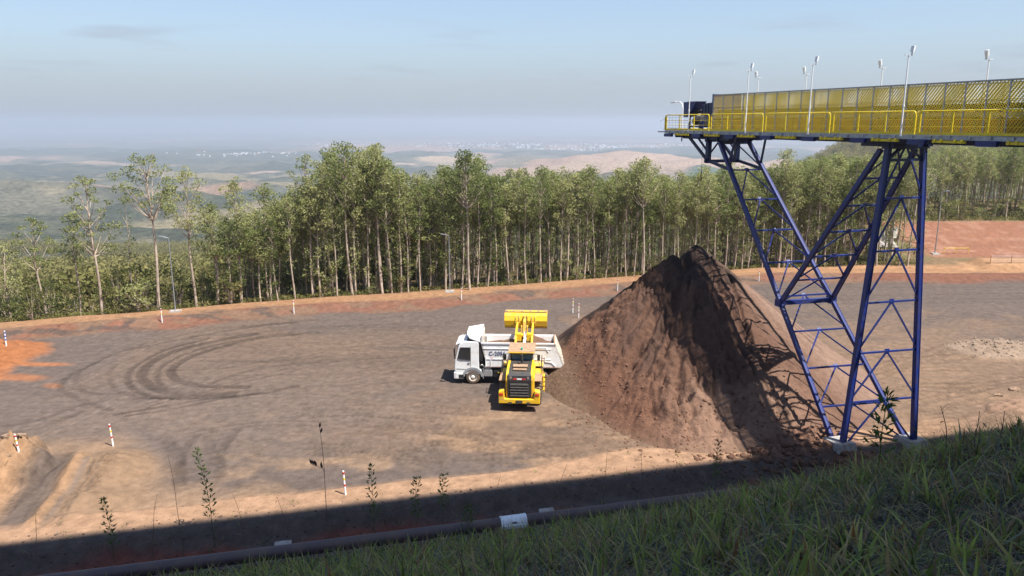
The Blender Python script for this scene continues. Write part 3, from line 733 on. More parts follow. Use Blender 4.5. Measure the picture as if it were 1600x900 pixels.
mb = MB(); mb.tube(cp(S_COV+2.6, -1.2, FL+.75), cp(S_COV+1.5, -1.2, FL+.75), .30, 14)
for k in range(6): mb.tube(cp(S_COV+2.5-k*.16, -1.2, FL+.75), cp(S_COV+2.46-k*.16, -1.2, FL+.75), .34, 14)
mb.bar(cp(S_COV+2.9, -1.2, FL+.3), cp(S_COV+.6, -1.2, FL+.3), .6, .12); mb.tube(cp(S_COV+2.75, -1.2, FL+.75), cp(S_COV+2.6, -1.2, FL+.75), .2, 12)
cpart(mb, 'drive_motor', M['darksteel'])
mb = MB(); mb.box(tuple(cp(S_COV+1.15, -1.2, FL+.78)), (.7, .55, .68), Matrix.Rotation(rotz, 3, 'Z')); mb.tube(cp(S_COV+1.15, -1.55, FL+.78), cp(S_COV+1.15, -1.15, FL+.78), .27, 16); mb.bar(cp(S_COV+1.4, -1.3, FL+1.12), cp(S_COV+.9, -1.3, FL+1.12), .3, .06)
cpart(mb, 'gearbox', M['concrete'], bevel=.02)
mb = MB(); mb.tube(cp(S_COV+1.1, -1.7, FL+.15), cp(S_COV+1.1, -1.7, FL+.65), .16, 12); mb.tube(cp(S_COV+.75, -1.75, FL+.1), cp(S_COV+.75, -1.75, FL+.75), .09, 10)
cpart(mb, 'lubrication_tank', M['blue'])
# blue dust hood on its post at the platform end
mb = MB(); mb.bar(cp(S_HEAD-1.6, -.9, FL), cp(S_HEAD-1.6, -.9, FL+1.2), .12, .12); mb.bar(cp(S_HEAD-1.15, -.6, FL), cp(S_HEAD-1.15, -.6, FL+1.2), .12, .12)
cpart(mb, 'hood_post', M['blue'])
mb = MB(); mb.prism([(0, .05), (.72, .0), (.75, 1.2), (0, 1.2)], -.35, .35, 'y'); mb.add([(-1.25, -.5, 1.22), (0, -.5, 1.22), (0, -.4, .02), (-1.25, .5, 1.22), (0, .5, 1.22), (0, .4, .02), (-1.2, -.5, 1.17), (-1.2, .5, 1.17)], [(0, 1, 2), (3, 5, 4), (0, 3, 4, 1), (0, 2, 5, 3), (1, 4, 5, 2)])
o = mb.build('dust_hood', M['blue'], conv, label='blue sheet metal hood with flared triangular spout'); o.location = cp(S_HEAD-1.7, -.8, FL+1.05)-conv.location; o.rotation_euler = (0, 0, rotz)
mb = MB(); mb.add([(-.22, -.53, 1.0), (-.38, -.53, 1.02), (-.30, -.46, .42), (-.16, -.45, .40)], [(0, 1, 2, 3)]); o = mb.build('warning_stripe', M['red'], conv); o.location = cp(S_HEAD-1.7, -.83, FL+1.05)-conv.location; o.rotation_euler = (0, 0, rotz)
# ---- things standing on or hanging from the bridge
def lamp_mast(s, w, h, tilt, label):
    b = cp(s, w, FL-.1); t = thing('light_mast', label, 'light mast', b, 0, 'white floodlight masts along the conveyor')
    mb = MB(); mb.tube((0, 0, 0), (0, 0, 1.6), .05, 10, .045); mb.tube((0, 0, 1.6), (0, 0, h), .042, 10, .032); mb.tube((0, 0, 1.56), (0, 0, 1.66), .062, 10); mb.build('pole', M['white'], t)
    mb = MB(); sg = -1 if w > 0 else 1
    mb.bar(CW*(-.28)+UPV*h, CW*.28+UPV*h, .05, .05); mb.tube((0, 0, h-.08), (0, 0, h+.05), .05, 8); mb.build('cross_arm', M['lightgrey'], t)
    mb = MB(); Mx = Matrix.Rotation(math.atan2(CW.y, CW.x), 3, 'Z') @ Matrix.Rotation(R(sg*12), 3, 'Y')
    c = CW*(sg*.24)+UPV*(h+.33)
    mb.box(tuple(c), (.08, .22, .32), Mx); mb.box(tuple(c+Mx @ Vector((sg*.06, 0, 0))), (.03, .18, .26), Mx); mb.bar(CW*(sg*.22)+UPV*h, CW*(sg*.24)+UPV*(h+.2), .04, .24)
    mb.build('floodlight', M['white'], t, bevel=.012)
    return t
def s_of(k, w):  # distance along the bridge at which a mast stands
    return k
NEARS = [(17.9, 'white mast at the end platform, leftmost of the near row on the bridge'), (10.8, 'second near mast from the platform end, left of the small far mast'), (4.55, 'third near mast from the platform end, close beside a far mast'), (-2.6, 'tallest looking mast, in front of the mesh above the upright leg')]
for s, lb in NEARS: lamp_mast(s, -2.42, 4.25, 0, lb)
for s, lb in [(15.9, 'smaller mast behind the mesh near the platform end, head turned left'), (10.6, 'far mast rising behind the mesh just left of a taller near mast'), (3.8, 'far mast behind the mesh midway between two near masts'), (-3.5, 'rightmost mast, rising behind the mesh at the picture edge')]: lamp_mast(s, 2.42, 4.1, 0, lb)
lamp_mast(-10.2, -2.42, 4.25, 0, 'near mast outside the picture beyond the right edge')
def arm_lamp(s, w, d, label):
    b = cp(s, w, FL); t = thing('walkway_lamp', label, 'lamp', b, 0, 'curved walkway lamps at the conveyor end')
    mb = MB(); mb.path([(0, 0, 0), (0, 0, 1.7), CU*.12*d+UPV*2.05, CU*.45*d+UPV*2.25, CU*1.1*d+UPV*2.28], .035, 8); mb.build('curved_pole', M['white'], t)
    mb = MB(); mb.bar(CU*1.0*d+UPV*2.26, CU*1.75*d+UPV*2.20, .22, .07); mb.build('lamp_head', M['white'], t, bevel=.015)
arm_lamp(19.4, -2.0, 1.0, 'curved arm lamp over the blue hood at the platform end')
arm_lamp(17.3, 1.6, 1.0, 'curved arm lamp above the dark drive housing')
t = thing('level_sensor', 'thin cable with dark weight hanging below the conveyor head', 'sensor', cp(17.6, -1.2, FL-.6))
mb = MB(); mb.tube((0, 0, 0), (0, 0, -2.6), .012, 5); mb.build('cable', M['black'], t)
mb = MB(); mb.tube((0, 0, -2.6), (0, 0, -3.4), .04, 8); mb.build('weight', M['black'], t)

# ================================================================ steel tower
FA, FB = Vector((*P(1315, 704, .35), .35)), Vector((*P(1427, 694, .35), .35))
TZ = FL-.62
TO, TO2 = .6, .3
VA, VB = cp(-.3, -1.35+TO, TZ), cp(-.3, 1.35+TO, TZ)
IA, IB = cp(15.6, -1.35+TO2, TZ-.2), cp(15.6, 1.35+TO2, TZ-.2)
FA2 = FA+CU*.55; FB2 = FB+CU*.55
tower = thing('steel_tower', 'blue lattice steel tower with splayed legs carrying the conveyor', 'tower', (FA+FB)/2)
def tpart(mb, name, mat='blue', **k): return mb.build(name, M[mat], tower, world=True, **k)
def lerp(a, b, t): return a+(b-a)*t
def ladder(a0, a1, b0, b1, n, cs, name, cross='K', t0=0, t1=1, tight=1.0):
    for a, b in ((a0, a1), (b0, b1)):
        mb = MB(); mb.bar(a, b, cs*.8, cs, up=CW); mb.bar(a-CW*(cs*.5), b-CW*(cs*.5), cs*1.05, cs*.12, up=CW); mb.bar(a+CW*(cs*.5), b+CW*(cs*.5), cs*1.05, cs*.12, up=CW); 
        d = (b-a).normalized(); mb.bar(a-d*.02, a+d*.04, cs*1.6, cs*1.6)
        tpart(mb, name+'_chord')
    ts = [t0+(t1-t0)*i/n for i in range(n+1)]
    for i, t in enumerate(ts):
        p, q = lerp(a0, a1, t), lerp(b0, b1, t)
        if 0 < i < n: mb = MB(); mb.bar(p, q, .11, .11); tpart(mb, 'rung')
    for i in range(n):
        lo, hi = ts[i], ts[i+1]
        p0, q0, p1, q1 = lerp(a0, a1, lo), lerp(b0, b1, lo), lerp(a0, a1, hi), lerp(b0, b1, hi)
        m1 = (p1+q1)/2
        if cross == 'K':
            dg = MB(); dg.bar(p0+(p1-p0)*.03, m1, .09, .09); tpart(dg, 'brace'); dg = MB(); dg.bar(q0+(q1-q0)*.03, m1, .09, .09); tpart(dg, 'brace'); gs = MB(); gs.bar(m1-(q1-p1).normalized()*.16-UPV*.0, m1+(q1-p1).normalized()*.16, .03, .34, up=(p1-p0).normalized()); tpart(gs, 'gusset_plate')
ladder(FA, VA, FB, VB, 6, .28, 'upright_leg', tight=1)
ladder(FA2, IA, FB2, IB, 9, .24, 'inclined_leg')
# strut lattice from the inclined leg up to the top of the upright leg
K = .425
JA, JB = lerp(FA2, IA, K), lerp(FB2, IB, K)
SA, SB = cp(.25, -1.35+TO, TZ-.3), cp(.25, 1.35+TO, TZ-.3)
ladder(JA, SA, JB, SB, 6, .24, 'strut')
mb = MB(); mb.bar(JA, JB, .3, .3); mb.bar(JA-CU*.2, JA+CU*.3, .5, .5); mb.bar(JB-CU*.2, JB+CU*.3, .5, .5); tpart(mb, 'junction_beam')
mb = MB()
mb.bar(VA-CW*.25, VB+CW*.25, .5, .5); mb.bar(cp(-.8, -1.35+TO, TZ+.1), cp(1.6, -1.35+TO, TZ+.1), .4, .45); mb.bar(cp(-.8, 1.35+TO, TZ+.1), cp(1.6, 1.35+TO, TZ+.1), .4, .45)
mb.bar(VA-UPV*.9, VB-UPV*.9, .16, .16); mb.bar(VA-UPV*.9, (VA+VB)/2, .12, .12); mb.bar(VB-UPV*.9, (VA+VB)/2, .12, .12)
mb.prism([(VA.z-.9, 0), (VA.z+.1, 0), (VA.z+.1, 1.2)], 0, .02, 'x') if 0 else None
tpart(mb, 'head_frame', 'navy')
mb = MB()
# pedestal at the head of the inclined leg
for w_ in (-1.35+TO2, 1.35+TO2):
    mb.bar(cp(15.6, w_, TZ-.2), cp(15.6, w_, TZ+.2), .5, .4); mb.bar(cp(17.0, w_, TZ+.1), cp(17.0, w_, TZ-1.9), .34, .34, up=CW); mb.bar(cp(14.2, w_, TZ+.05), cp(17.2, w_, TZ+.05), .34, .3)
    mb.bar(cp(17.0, w_, TZ-1.75), cp(19.8, w_, TZ+.1), .16, .2); mb.bar(cp(17.1, w_, TZ-1.0), cp(18.6, w_, TZ+.1), .12, .12); mb.bar(cp(17.0, w_, TZ-1.7), lerp(IA if w_ < .2 else IB, FA2 if w_ < .2 else FB2, .11), .2, .2)
    mb.bar(cp(13.6, w_, TZ+.1), lerp(IA if w_ < .2 else IB, FA2 if w_ < .2 else FB2, .09), .12, .14)
mb.bar(cp(17.0, -1.35, TZ-1.75), cp(17.0, 1.35, TZ-1.75), .2, .24); mb.bar(cp(17.0, -1.35, TZ-.1), cp(17.0, 1.35, TZ-.1), .3, .3); mb.bar(IA, IB, .3, .4); mb.bar(cp(17, -1.35, TZ-1.7), cp(17, 0, TZ-.1), .1, .1); mb.bar(cp(17, 1.35, TZ-1.7), cp(17, 0, TZ-.1), .1, .1)
tpart(mb, 'head_pedestal', 'navy')
mb = MB()
for k in range(14): mb.b3(0, .05, -.16, .16, -k*.32, -k*.32-.05)
for f in (FA, FB):
    mb2 = MB(); gz0 = surf(f.x, f.y); mb2.box((f.x+.15*CU.x, f.y+.3, gz0+.1), (1.5, 1.6, .55), Matrix.Rotation(rotz+math.pi/2, 3, 'Z'), .86); tpart(mb2, 'concrete_footing', 'concrete', bevel=.03)
# ================================================================ dump truck (local x = forward, y = its left side, z up)
def lettering(txt, size, mat, parent, loc, rot, name='lettering', depth=.006):
    cu = bpy.data.curves.new('text', 'FONT'); cu.body = txt; cu.size = size; cu.extrude = depth; cu.align_x = 'CENTER'; cu.align_y = 'CENTER'; cu.offset = .006
    o = bpy.data.objects.new('text', cu); COL.objects.link(o)
    dg = bpy.context.evaluated_depsgraph_get(); me = bpy.data.meshes.new_from_object(o.evaluated_get(dg)); bpy.data.objects.remove(o)
    q = link(name, me, mat, parent); q.location = loc; q.rotation_euler = rot; return q
tx, ty = P(740, 600); 
truck = thing('dump_truck', 'white dump truck being loaded beside the ore pile', 'truck', (tx, ty+1.25, gz(tx, ty)), math.pi-R(2.5))
def tk(mb, name, mat, **k): return mb.build(name, M[mat], truck, **k)
# cab: side outline extruded
cab = [(1.42, .95), (1.46, 1.35), (1.42, 1.95), (1.12, 3.15), (.95, 3.38), (.6, 3.5), (-.42, 3.5), (-.50, 3.3), (-.50, 1.2), (-.66, 1.2), (-.72, .95), (-.68, .8), (.6, .8), (.72, .95)]
mb = MB(); mb.prism(cab, -1.2, 1.2, 'y'); cabo = tk(mb, 'cab', 'white', bevel=.05)
mb = MB()
for y in (1.215, -1.215):
    mb.add([(1.16, y, 2.12), (.22, y, 2.02), (.22, y, 2.98), (.95, y, 2.98), (1.02, y, 2.9)], [(0, 1, 2, 3, 4)])
mb.add([(1.455, -1.05, 2.0), (1.455, 1.05, 2.0), (1.16, 1.0, 3.08), (1.16, -1.0, 3.08)], [(0, 1, 2, 3)])
w_ = mb.build('window', M['glass'], truck)
mb = MB()
for y in (1.22, -1.22):
    for a, b in (((1.18, y, 2.08), (.18, y, 1.98)), ((.18, y, 1.98), (.18, y, 3.02)), ((.18, y, 3.02), (.98, y, 3.02)), ((.98, y, 3.02), (1.20, y, 2.08))): mb.bar(a, b, .04, .05, up=(0, 1, 0))
tk(mb, 'window_frame', 'black')
mb = MB(); mb.bar((.15, 1.222, 1.25), (.15, 1.222, 3.2), .012, .02, up=(0, 1, 0)); mb.bar((1.3, 1.222, 1.3), (.15, 1.222, 1.25), .012, .02, up=(0, 1, 0)); mb.b3(.22, .40, 1.2, 1.25, 1.72, 1.80); mb.b3(.8, 1.05, 1.2, 1.23, 1.95, 1.97)
tk(mb, 'door_trim', 'greytrim')
mb = MB(); mb.prism([(-.44, 3.52), (.5, 3.52), (.1, 3.72), (-.3, 3.95), (-.44, 3.9)], -.95, .95, 'y'); tk(mb, 'roof_deflector', 'black', bevel=.03)
mb = MB()
for y in (-1.0, 1.0): mb.b3(-.80, -.51, y-.16, y+.2 if y > 0 else y+.16, 1.9, 3.5)
tk(mb, 'side_deflector', 'black', bevel=.02)
mb = MB(); mb.prism([(.98, 3.46), (1.32, 3.30), (1.36, 3.22), (1.26, 3.22), (.98, 3.36)], -1.15, 1.15, 'y'); tk(mb, 'sun_visor', 'white', bevel=.02)
mb = MB(); mb.b3(1.3, 1.52, -1.22, 1.22, .42, .98); mb.b3(.75, 1.4, 1.0, 1.24, .42, .95); mb.b3(.75, 1.4, -1.24, -1.0, .42, .95); tk(mb, 'front_bumper', 'white', bevel=.05)
mb = MB(); mb.b3(.72, 1.15, .98, 1.27, .40, .46); mb.b3(.74, 1.12, .98, 1.27, .72, .78); mb.b3(.74, 1.12, 1.22, 1.255, .5, .72); tk(mb, 'step', 'black')
for y in (-.85, .85): mb = MB(); mb.b3(1.5, 1.54, y-.2, y+.2, .6, .8); tk(mb, 'headlight', 'chrome', bevel=.02)
mb = MB(); mb.b3(1.45, 1.49, -.85, .85, 1.1, 1.7); [mb.b3(1.47, 1.5, -.85, .85, 1.15+i*.14, 1.2+i*.14) for i in range(4)]; tk(mb, 'grille', 'black')
# wheel-arch fenders
def arch(x, y0, y1, r0, r1, a0, a1, n=14):
    mb = MB(); vs = []
    for i in range(n+1):
        t = R(a0+(a1-a0)*i/n)
        for r in (r0, r1):
            for y in (y0, y1): vs.append((x+r*math.cos(t), y, .56+r*math.sin(t)))
    fs = []
    for i in range(n):
        a = i*4; b = a+4
        fs += [(a, a+1, b+1, b), (a+2, b+2, b+3, a+3), (a, b, b+2, a+2), (a+1, a+3, b+3, b+1)]
    fs += [(0, 2, 3, 1), (n*4, n*4+1, n*4+3, n*4+2)]
    return mb.add(vs, fs)
for s in (1, -1):
    mb = arch(0, .8*s, 1.25*s, .66, .86, 5, 175); tk(mb, 'front_fender', 'greytrim', bevel=.015)
def twheel(x, y, s, steer=0, dual=False):
    mb = MB(); w = .15 if not dual else .28
    mb.lathe([(.34, -w), (.50, -w), (.555, -w*.8), (.565, 0), (.555, w*.8), (.50, w), (.34, w)], (0, 0, 0), 'y', 32, caps=False)
    t = mb.build('tyre', M['rubber'], None); 
    wh = bpy.data.objects.new('wheel', None)
    mb = MB(); k = s; mb.lathe([(.33, -w*.9), (.345, w*.93), (.30, w*.86), (.26, w*.35), (.17, w*.30), (.15, w*.8), (.10, w*.95), (.02, w*.95)] if not dual else [(.33, -w*.9), (.34, w*.95), (.30, w*.9), (.25, w*.2), (.16, w*.2), (.15, w*.5), (.02, w*.5)], (0, 0, 0), 'y', 24)
    for i in range(10): a = i*math.pi/5; mb.tube((.21*math.cos(a), w*.3, .21*math.sin(a)), (.21*math.cos(a), w*.48, .21*math.sin(a)), .018, 6)
    COL.objects.link(wh); wh.parent = truck; wh.location = (x, y, .56); wh.rotation_euler = (0, 0, 0 if s > 0 else math.pi)
    t.parent = wh; mb.build('rim', M['dirtywhite'], wh)
twheel(0, 1.07, 1); twheel(0, -1.07, -1)
for x in (-4.15, -5.5): twheel(x, .98, 1, dual=True); twheel(x, -.98, -1, dual=True)
# chassis
mb = MB()
for y in (-.4, .4): mb.b3(-6.9, 1.2, y-.05, y+.05, .8, 1.08)
for x in (-6.8, -4.8, -3, -1.4): mb.b3(x-.06, x+.06, -.4, .4, .85, 1.05)
mb.tube((0, -.9, .56), (0, .9, .56), .08, 8); mb.tube((-4.15, -.9, .56), (-4.15, .9, .56), .14, 8); mb.tube((-5.5, -.9, .56), (-5.5, .9, .56), .14, 8); mb.b3(-1, 1.2, -.45, .45, .7, 1.15); mb.b3(-3.4, -1, -.12, .12, .6, .8)
tk(mb, 'chassis', 'darksteel')
mb = MB(); mb.b3(-1.55, -.86, .55, 1.2, .62, 1.22); tk(mb, 'fuel_tank', 'greytrim', bevel=.06)
mb = MB(); mb.b3(-.86, -.80, .45, 1.22, .45, 1.30); tk(mb, 'rear_mudguard', 'greytrim', bevel=.02)
mb = MB(); mb.b3(-2.35, -1.65, .6, 1.18, .62, 1.15); mb.b3(-2.3, -1.7, 1.17, 1.2, .9, 1.1); tk(mb, 'battery_box', 'black', bevel=.03)
mb = MB(); mb.b3(-2.2, -2.0, 1.19, 1.205, .95, 1.02); tk(mb, 'warning_label', 'bandyellow')
mb = MB(); mb.tube((-2.5, .75, .75), (-2.95, .75, .75), .16, 12); mb.tube((-2.5, 1.0, .95), (-2.95, 1.0, .95), .13, 12); tk(mb, 'air_tank', 'darksteel')
mb = MB(); mb.bar((-2.7, 1.12, .55), (-2.6, 1.12, 1.35), .16, .05); mb.bar((-2.7, 1.15, 1.05), (-2.62, 1.15, 1.3), .14, .03); tk(mb, 'reflector_board', 'orange')
# air intake, hoses and hoist cylinder behind the cab
mb = MB(); mb.tube((-.72, .75, 1.3), (-.72, .75, 3.1), .14, 10); mb.tube((-.72, .3, 1.2), (-.72, .3, 2.2), .2, 10)
for k in range(4): mb.path([(-.62, .9-k*.12, 1.9), (-.72, .95-k*.12, 1.5), (-.85, 1.0-k*.12, 1.25), (-.9, .7-k*.1, 1.1)], .025, 6)
tk(mb, 'air_intake', 'black')
mb = MB(); mb.tube((-.86, 1.0, 1.28), (-1.5, 1.05, 1.34), .05, 8); mb.path([(-.6, 1.0, 1.5), (-.75, 1.12, 1.62), (-1.0, 1.15, 1.36)], .05, 8); mb.b3(-1.4, -.95, .75, 1.15, 1.22, 1.3); tk(mb, 'valve_bracket', 'dirtywhite')
mb = MB(); mb.tube((-.8, 0, 1.0), (-.95, 0, 3.6), .11, 12); mb.tube((-.82, 0, 1.0), (-.88, 0, 2.2), .14, 12); tk(mb, 'hoist_cylinder', 'chrome')
# body (open dump bed with scow end)
xF, xB = -1.02, -6.75
mb = MB(); T = .05
for s in (1, -1):
    o_ = [(xF, 1.45), (xF+.02, 2.15), (xF+.30, 3.38), (xB+.25, 3.38), (xB-.45, 1.75), (xB-.35, 1.45)]
    mb.prism(o_, 1.2*s, 1.25*s, 'y')
mb.b3(xB-.3, xF, -1.2, 1.2, 1.40, 1.48)
tk(mb, 'bed', 'white', bevel=.008)
mb = MB()
for s in (1, -1):
    mb.b3(xB+.15, xF+.34, 1.2*s-.02, 1.2*s+.10*s, 3.36, 3.47); 
    y = 1.27*s
    mb.b3(xF-.05, xF+.0, 1.24*s, 1.30*s, 1.46, 2.3)
    for z_ in (2.98, 2.12): mb.bar((xF+.2 if z_ > 2.5 else xF, y, z_), (xB+.55, y, z_), .05, .035, up=(0, 1, 0))
    for x_ in (-1.45, -2.45, -3.5): mb.b3(x_-.03, x_+.03, 1.25*s, 1.29*s, 1.48, 2.1)
    mb.bar((xB+.95, y, 3.1), (xB+.75, y, 2.75), .05, .05, up=(0, 1, 0)); mb.bar((xB+2.3, y, 3.06), (xB+.95, y, 3.1), .04, .05, up=(0, 1, 0)); mb.bar((xB+1.0, y, 2.35), (xB+1.0, y, 1.95), .05, .05, up=(0, 1, 0)); mb.bar((xB+1.0, y, 1.95), (xB+.5, y, 1.9), .05, .05, up=(0, 1, 0)); mb.bar((xB+.5, y, 1.9), (xB+.2, y, 1.6), .05, .05, up=(0, 1, 0))
tk(mb, 'bed_rails', 'white')
mb = MB(); mb.b3(-6.9, -1.0, 1.255, 1.262, 1.475, 1.50); tk(mb, 'rust_edge', 'rust')
mb = MB()
for x_ in (-1.5, -2.6, -3.6, -4.7, -5.6): mb.b3(x_-.12, x_+.12, 1.27, 1.274, 2.19, 2.24)
tk(mb, 'reflective_tape', 'red')
mb = MB(); mb.b3(xF-.05, xF+.02, -1.25, 1.25, 1.45, 2.2); mb.prism([(xF-.04, 2.15), (xF+.04, 2.15), (xF+.34, 3.4), (xF+.30, 4.05), (xF+.22, 4.05), (xF+.22, 3.4)], -1.25, 1.25, 'y'); tk(mb, 'front_wall', 'dirtywhite')
mb = MB()
hp = [(-1.22, 3.42), (-1.12, 4.2), (-.6, 4.5), (.5, 4.42), (1.12, 4.1), (1.22, 3.42)]
vs = [(xF+.24, y, z) for y, z in hp]+[(xF+1.45, y*.93, min(z, 4.3)-.02) if i not in (0, 5) else (xF+1.25, y*.93, 3.78) for i, (y, z) in enumerate(hp)]
vs2 = [(x, y*.97, z-.05) for x, y, z in vs]
fs = [(i, i+1, i+7, i+6) for i in range(5)]
mb.add(vs+vs2, fs+[tuple(k+12 for k in f) for f in fs]+[(6+i, 7+i, 19+i, 18+i) for i in range(5)]+[(i, i+1, 13+i, 12+i) for i in range(5)]+[(0, 6, 18, 12), (5, 11, 23, 17)])
tk(mb, 'cab_guard', 'white')
mb = MB(); p = [(xB+.28, 3.40), (xB+.20, 3.40), (xB-.55, 1.5), (xB-.45, 1.5)]; mb.prism(p, -1.25, 1.25, 'y')
for k in (-1.1, -.55, 0, .55, 1.1): mb.prism([(xB+.20, 3.38), (xB+.12, 3.38), (xB-.63, 1.55), (xB-.55, 1.55)], k-.05, k+.05, 'y')
tk(mb, 'tailgate', 'dirtywhite')
mb = MB(); mb.bar((xB+.25, -1.3, 3.42), (xB+.25, 1.3, 3.42), .12, .12); tk(mb, 'tailgate_hinge', 'dust')
mb = MB()
for y in (-.9, .9): mb.b3(-6.55, -6.5, y-.28, y+.28, .35, 1.0)
tk(mb, 'mudflap', 'black')
lettering('C-2056', .44, M['lettering'], truck, (-1.95, 1.275, 2.58), (math.pi/2, 0, math.pi))
# load of ore lying in the bed (heightfield)
lx = np.linspace(xB+.05, xF+.2, 60); ly = np.linspace(-1.19, 1.19, 26); LX, LY = np.meshgrid(lx, ly)
LZ = 2.95+.75*np.exp(-((LX+4.6)/1.3)**2-(LY/.8)**2)+.25*fbm(LX*2, LY*2, 200, 4)-.25*(np.abs(LX+3.9)/2.9)**2
i_ = np.arange(LX.size).reshape(LX.shape)
me = mesh_np('ore_load', np.stack([LX, LY, LZ], -1).reshape(-1, 3), np.stack([i_[:-1, :-1], i_[:-1, 1:], i_[1:, 1:], i_[1:, :-1]], -1).reshape(-1, 4), True)
col_attr(me, 'albedo', np.tile([.13, .075, .05], (LX.size, 1))); lo = link('ore_load', me, attr_mat('load_ore', scale=6, bump=.6), None)
lo.location = truck.location; lo.rotation_euler = truck.rotation_euler; tag(lo, 'brown ore heaped inside the white truck bed', 'ore load')
for s in (1, -1):
    mb = MB(); mb.path([(1.1, 1.2*s, 3.2), (1.35, 1.38*s, 3.15), (1.42, 1.42*s, 3.0)], .02, 6); mb.box((1.42, 1.42*s, 2.72), (.12, .24, .55)); mb.box((1.4, 1.42*s, 2.3), (.1, .22, .22)); mb.path([(1.4, 1.42*s, 2.2), (1.3, 1.25*s, 2.1)], .02, 6); tk(mb, 'mirror', 'black', bevel=.03)

# ================================================================ wheel loader (local y = forward, x = its right, origin under the rear axle)
lx0, ly0 = P(813, 640)
loader = thing('wheel_loader', 'yellow wheel loader tipping its raised bucket over the white truck', 'wheel loader', (lx0+.05, ly0+1.55, gz(lx0, ly0+2)), R(-4.0))
loader.scale = (1.08, 1.08, 1.08)
def ld(mb, name, mat, parent=None, **k): return mb.build(name, M[mat], parent or loader, **k)
def lwheel(x, y):
    wh = bpy.data.objects.new('wheel', None); COL.objects.link(wh); wh.parent = loader; wh.location = (x, y, .82)
    mb = MB(); w = .32; mb.lathe([(.42, -w), (.70, -w), (.77, -w*.85), (.785, 0), (.77, w*.85), (.70, w), (.42, w)], (0, 0, 0), 'x', 36, caps=False)
    for i in range(22):
        a = 2*math.pi*i/22
        for sg in (1, -1):
            for (u0, u1, da0, da1) in ((.03, .31, 0, .13),):
                aa, ab = a+(math.pi/22 if sg > 0 else 0)+da0, a+(math.pi/22 if sg > 0 else 0)+da1*1.3
                mb.bar((sg*u0, .80*math.cos(aa), .80*math.sin(aa)), (sg*u1, .79*math.cos(ab), .79*math.sin(ab)), .085, .07, up=(0, math.cos(a), math.sin(a)))
    mb.build('tyre', M['rubber'], wh)
    mb = MB(); mb.lathe([(.41, -w*.9), (.42, w*.9), (.36, w*.8), (.32, w*.2), (.15, w*.2), (.13, w*.6), (.02, w*.6)] if x > 0 else [(.02, -w*.6), (.13, -w*.6), (.15, -w*.2), (.32, -w*.2), (.36, -w*.8), (.42, -w*.9), (.41, w*.9)], (0, 0, 0), 'x', 24); mb.build('rim', M['dustyyellow'], wh)
for x in (-1.12, 1.12):
    for y in (0, 3.45): lwheel(x, y)
mb = MB(); mb.tube((-.95, 0, .82), (.95, 0, .82), .2, 10); mb.tube((-.95, 3.45, .82), (.95, 3.45, .82), .2, 10); mb.b3(-.5, .5, -1.3, 1.6, .65, 1.3); mb.b3(-.35, .35, 1.5, 2.2, .7, 1.4); mb.b3(-.55, .55, 2.1, 4.1, .7, 1.3); ld(mb, 'chassis', 'darksteel')
# counterweight: U-shaped with raised horns
mb = MB()
mb.prism([(-1.38, .62), (1.38, .62), (1.38, 1.42), (1.02, 1.55), (.98, .95), (-.98, .95), (-1.02, 1.55), (-1.38, 1.42)], -1.95, -1.45, 'y')
mb.b3(-1.36, -1.0, -1.46, -1.1, .75, 1.38); mb.b3(1.0, 1.36, -1.46, -1.1, .75, 1.38)
ld(mb, 'counterweight', 'macyellow', bevel=.05)
mb = MB(); mb.b3(-.22, .22, -1.99, -1.9, .66, .86); ld(mb, 'tow_hitch', 'darksteel', bevel=.01)
for s in (-1, 1): mb = MB(); mb.b3(s*.61-.12, s*.61+.12, -1.97, -1.93, .60, .74); ld(mb, 'lashing_lug', 'darksteel')
for s in (-1, 1):
    mb = MB(); mb.b3(s*1.2-.13, s*1.2+.13, -1.975, -1.945, 1.18, 1.34); ld(mb, 'tail_light', 'red', bevel=.01, label='rectangular rear lamp in the counterweight horn')
# engine hood
hs = [(-1.70, 1.0), (-1.74, 2.2), (-1.62, 2.52), (-1.3, 2.68), (-.2, 2.78), (.95, 2.80), (1.0, 1.1)]
mb = MB(); mb.prism(hs, -.90, -.74, 'x'); mb.prism(hs, .74, .90, 'x'); mb.prism([(-1.25, 1.1), (-1.2, 2.2), (.9, 2.6), (.95, 1.1)], -.97, -.9, 'x'); mb.prism([(-1.25, 1.1), (-1.2, 2.2), (.9, 2.6), (.95, 1.1)], .9, .97, 'x'); ld(mb, 'hood_side', 'macyellow', bevel=.02)
mb = MB(); mb.prism([(-1.71, 1.0), (-1.745, 2.2), (-1.64, 2.5), (-1.3, 2.655), (-.2, 2.75), (.95, 2.77), (.95, 1.1)], -.74, .74, 'x'); ld(mb, 'engine_hood', 'darksteel', bevel=.02)
mb = MB(); mb.b3(-.80, .80, -1.80, -1.70, 1.0, 2.25); mb.prism([(-1.80, 2.2), (-1.72, 2.5), (-1.6, 2.6), (-1.56, 2.5), (-1.7, 2.2)], -.80, .80, 'x'); gr = ld(mb, 'grille', 'black', bevel=.03)
mb = MB()
for k in range(5): mb.box((0, -1.82, 1.18+k*.19), (1.22, .05, .13), Matrix.Rotation(R(-25), 3, 'X'))
mb.b3(-.62, -.6, -1.83, -1.8, 1.05, 2.1); mb.b3(.6, .62, -1.83, -1.8, 1.05, 2.1)
mb.build('slats', M['darksteel'], gr)
mb = MB(); mb.tube((-.58, -1.78, 2.38), (-.58, -1.72, 2.38), .085, 12); mb.tube((.58, -1.78, 2.38), (.58, -1.72, 2.38), .085, 12); ld(mb, 'work_light', 'chrome')
mb = MB(); mb.b3(-.42, -.16, -1.80, -1.76, 2.25, 2.33); mb.b3(.16, .42, -1.80, -1.76, 2.25, 2.33); ld(mb, 'reflector', 'red')
mb = MB(); mb.b3(-.16, .16, -1.80, -1.76, 2.25, 2.33); ld(mb, 'reflector', 'white')
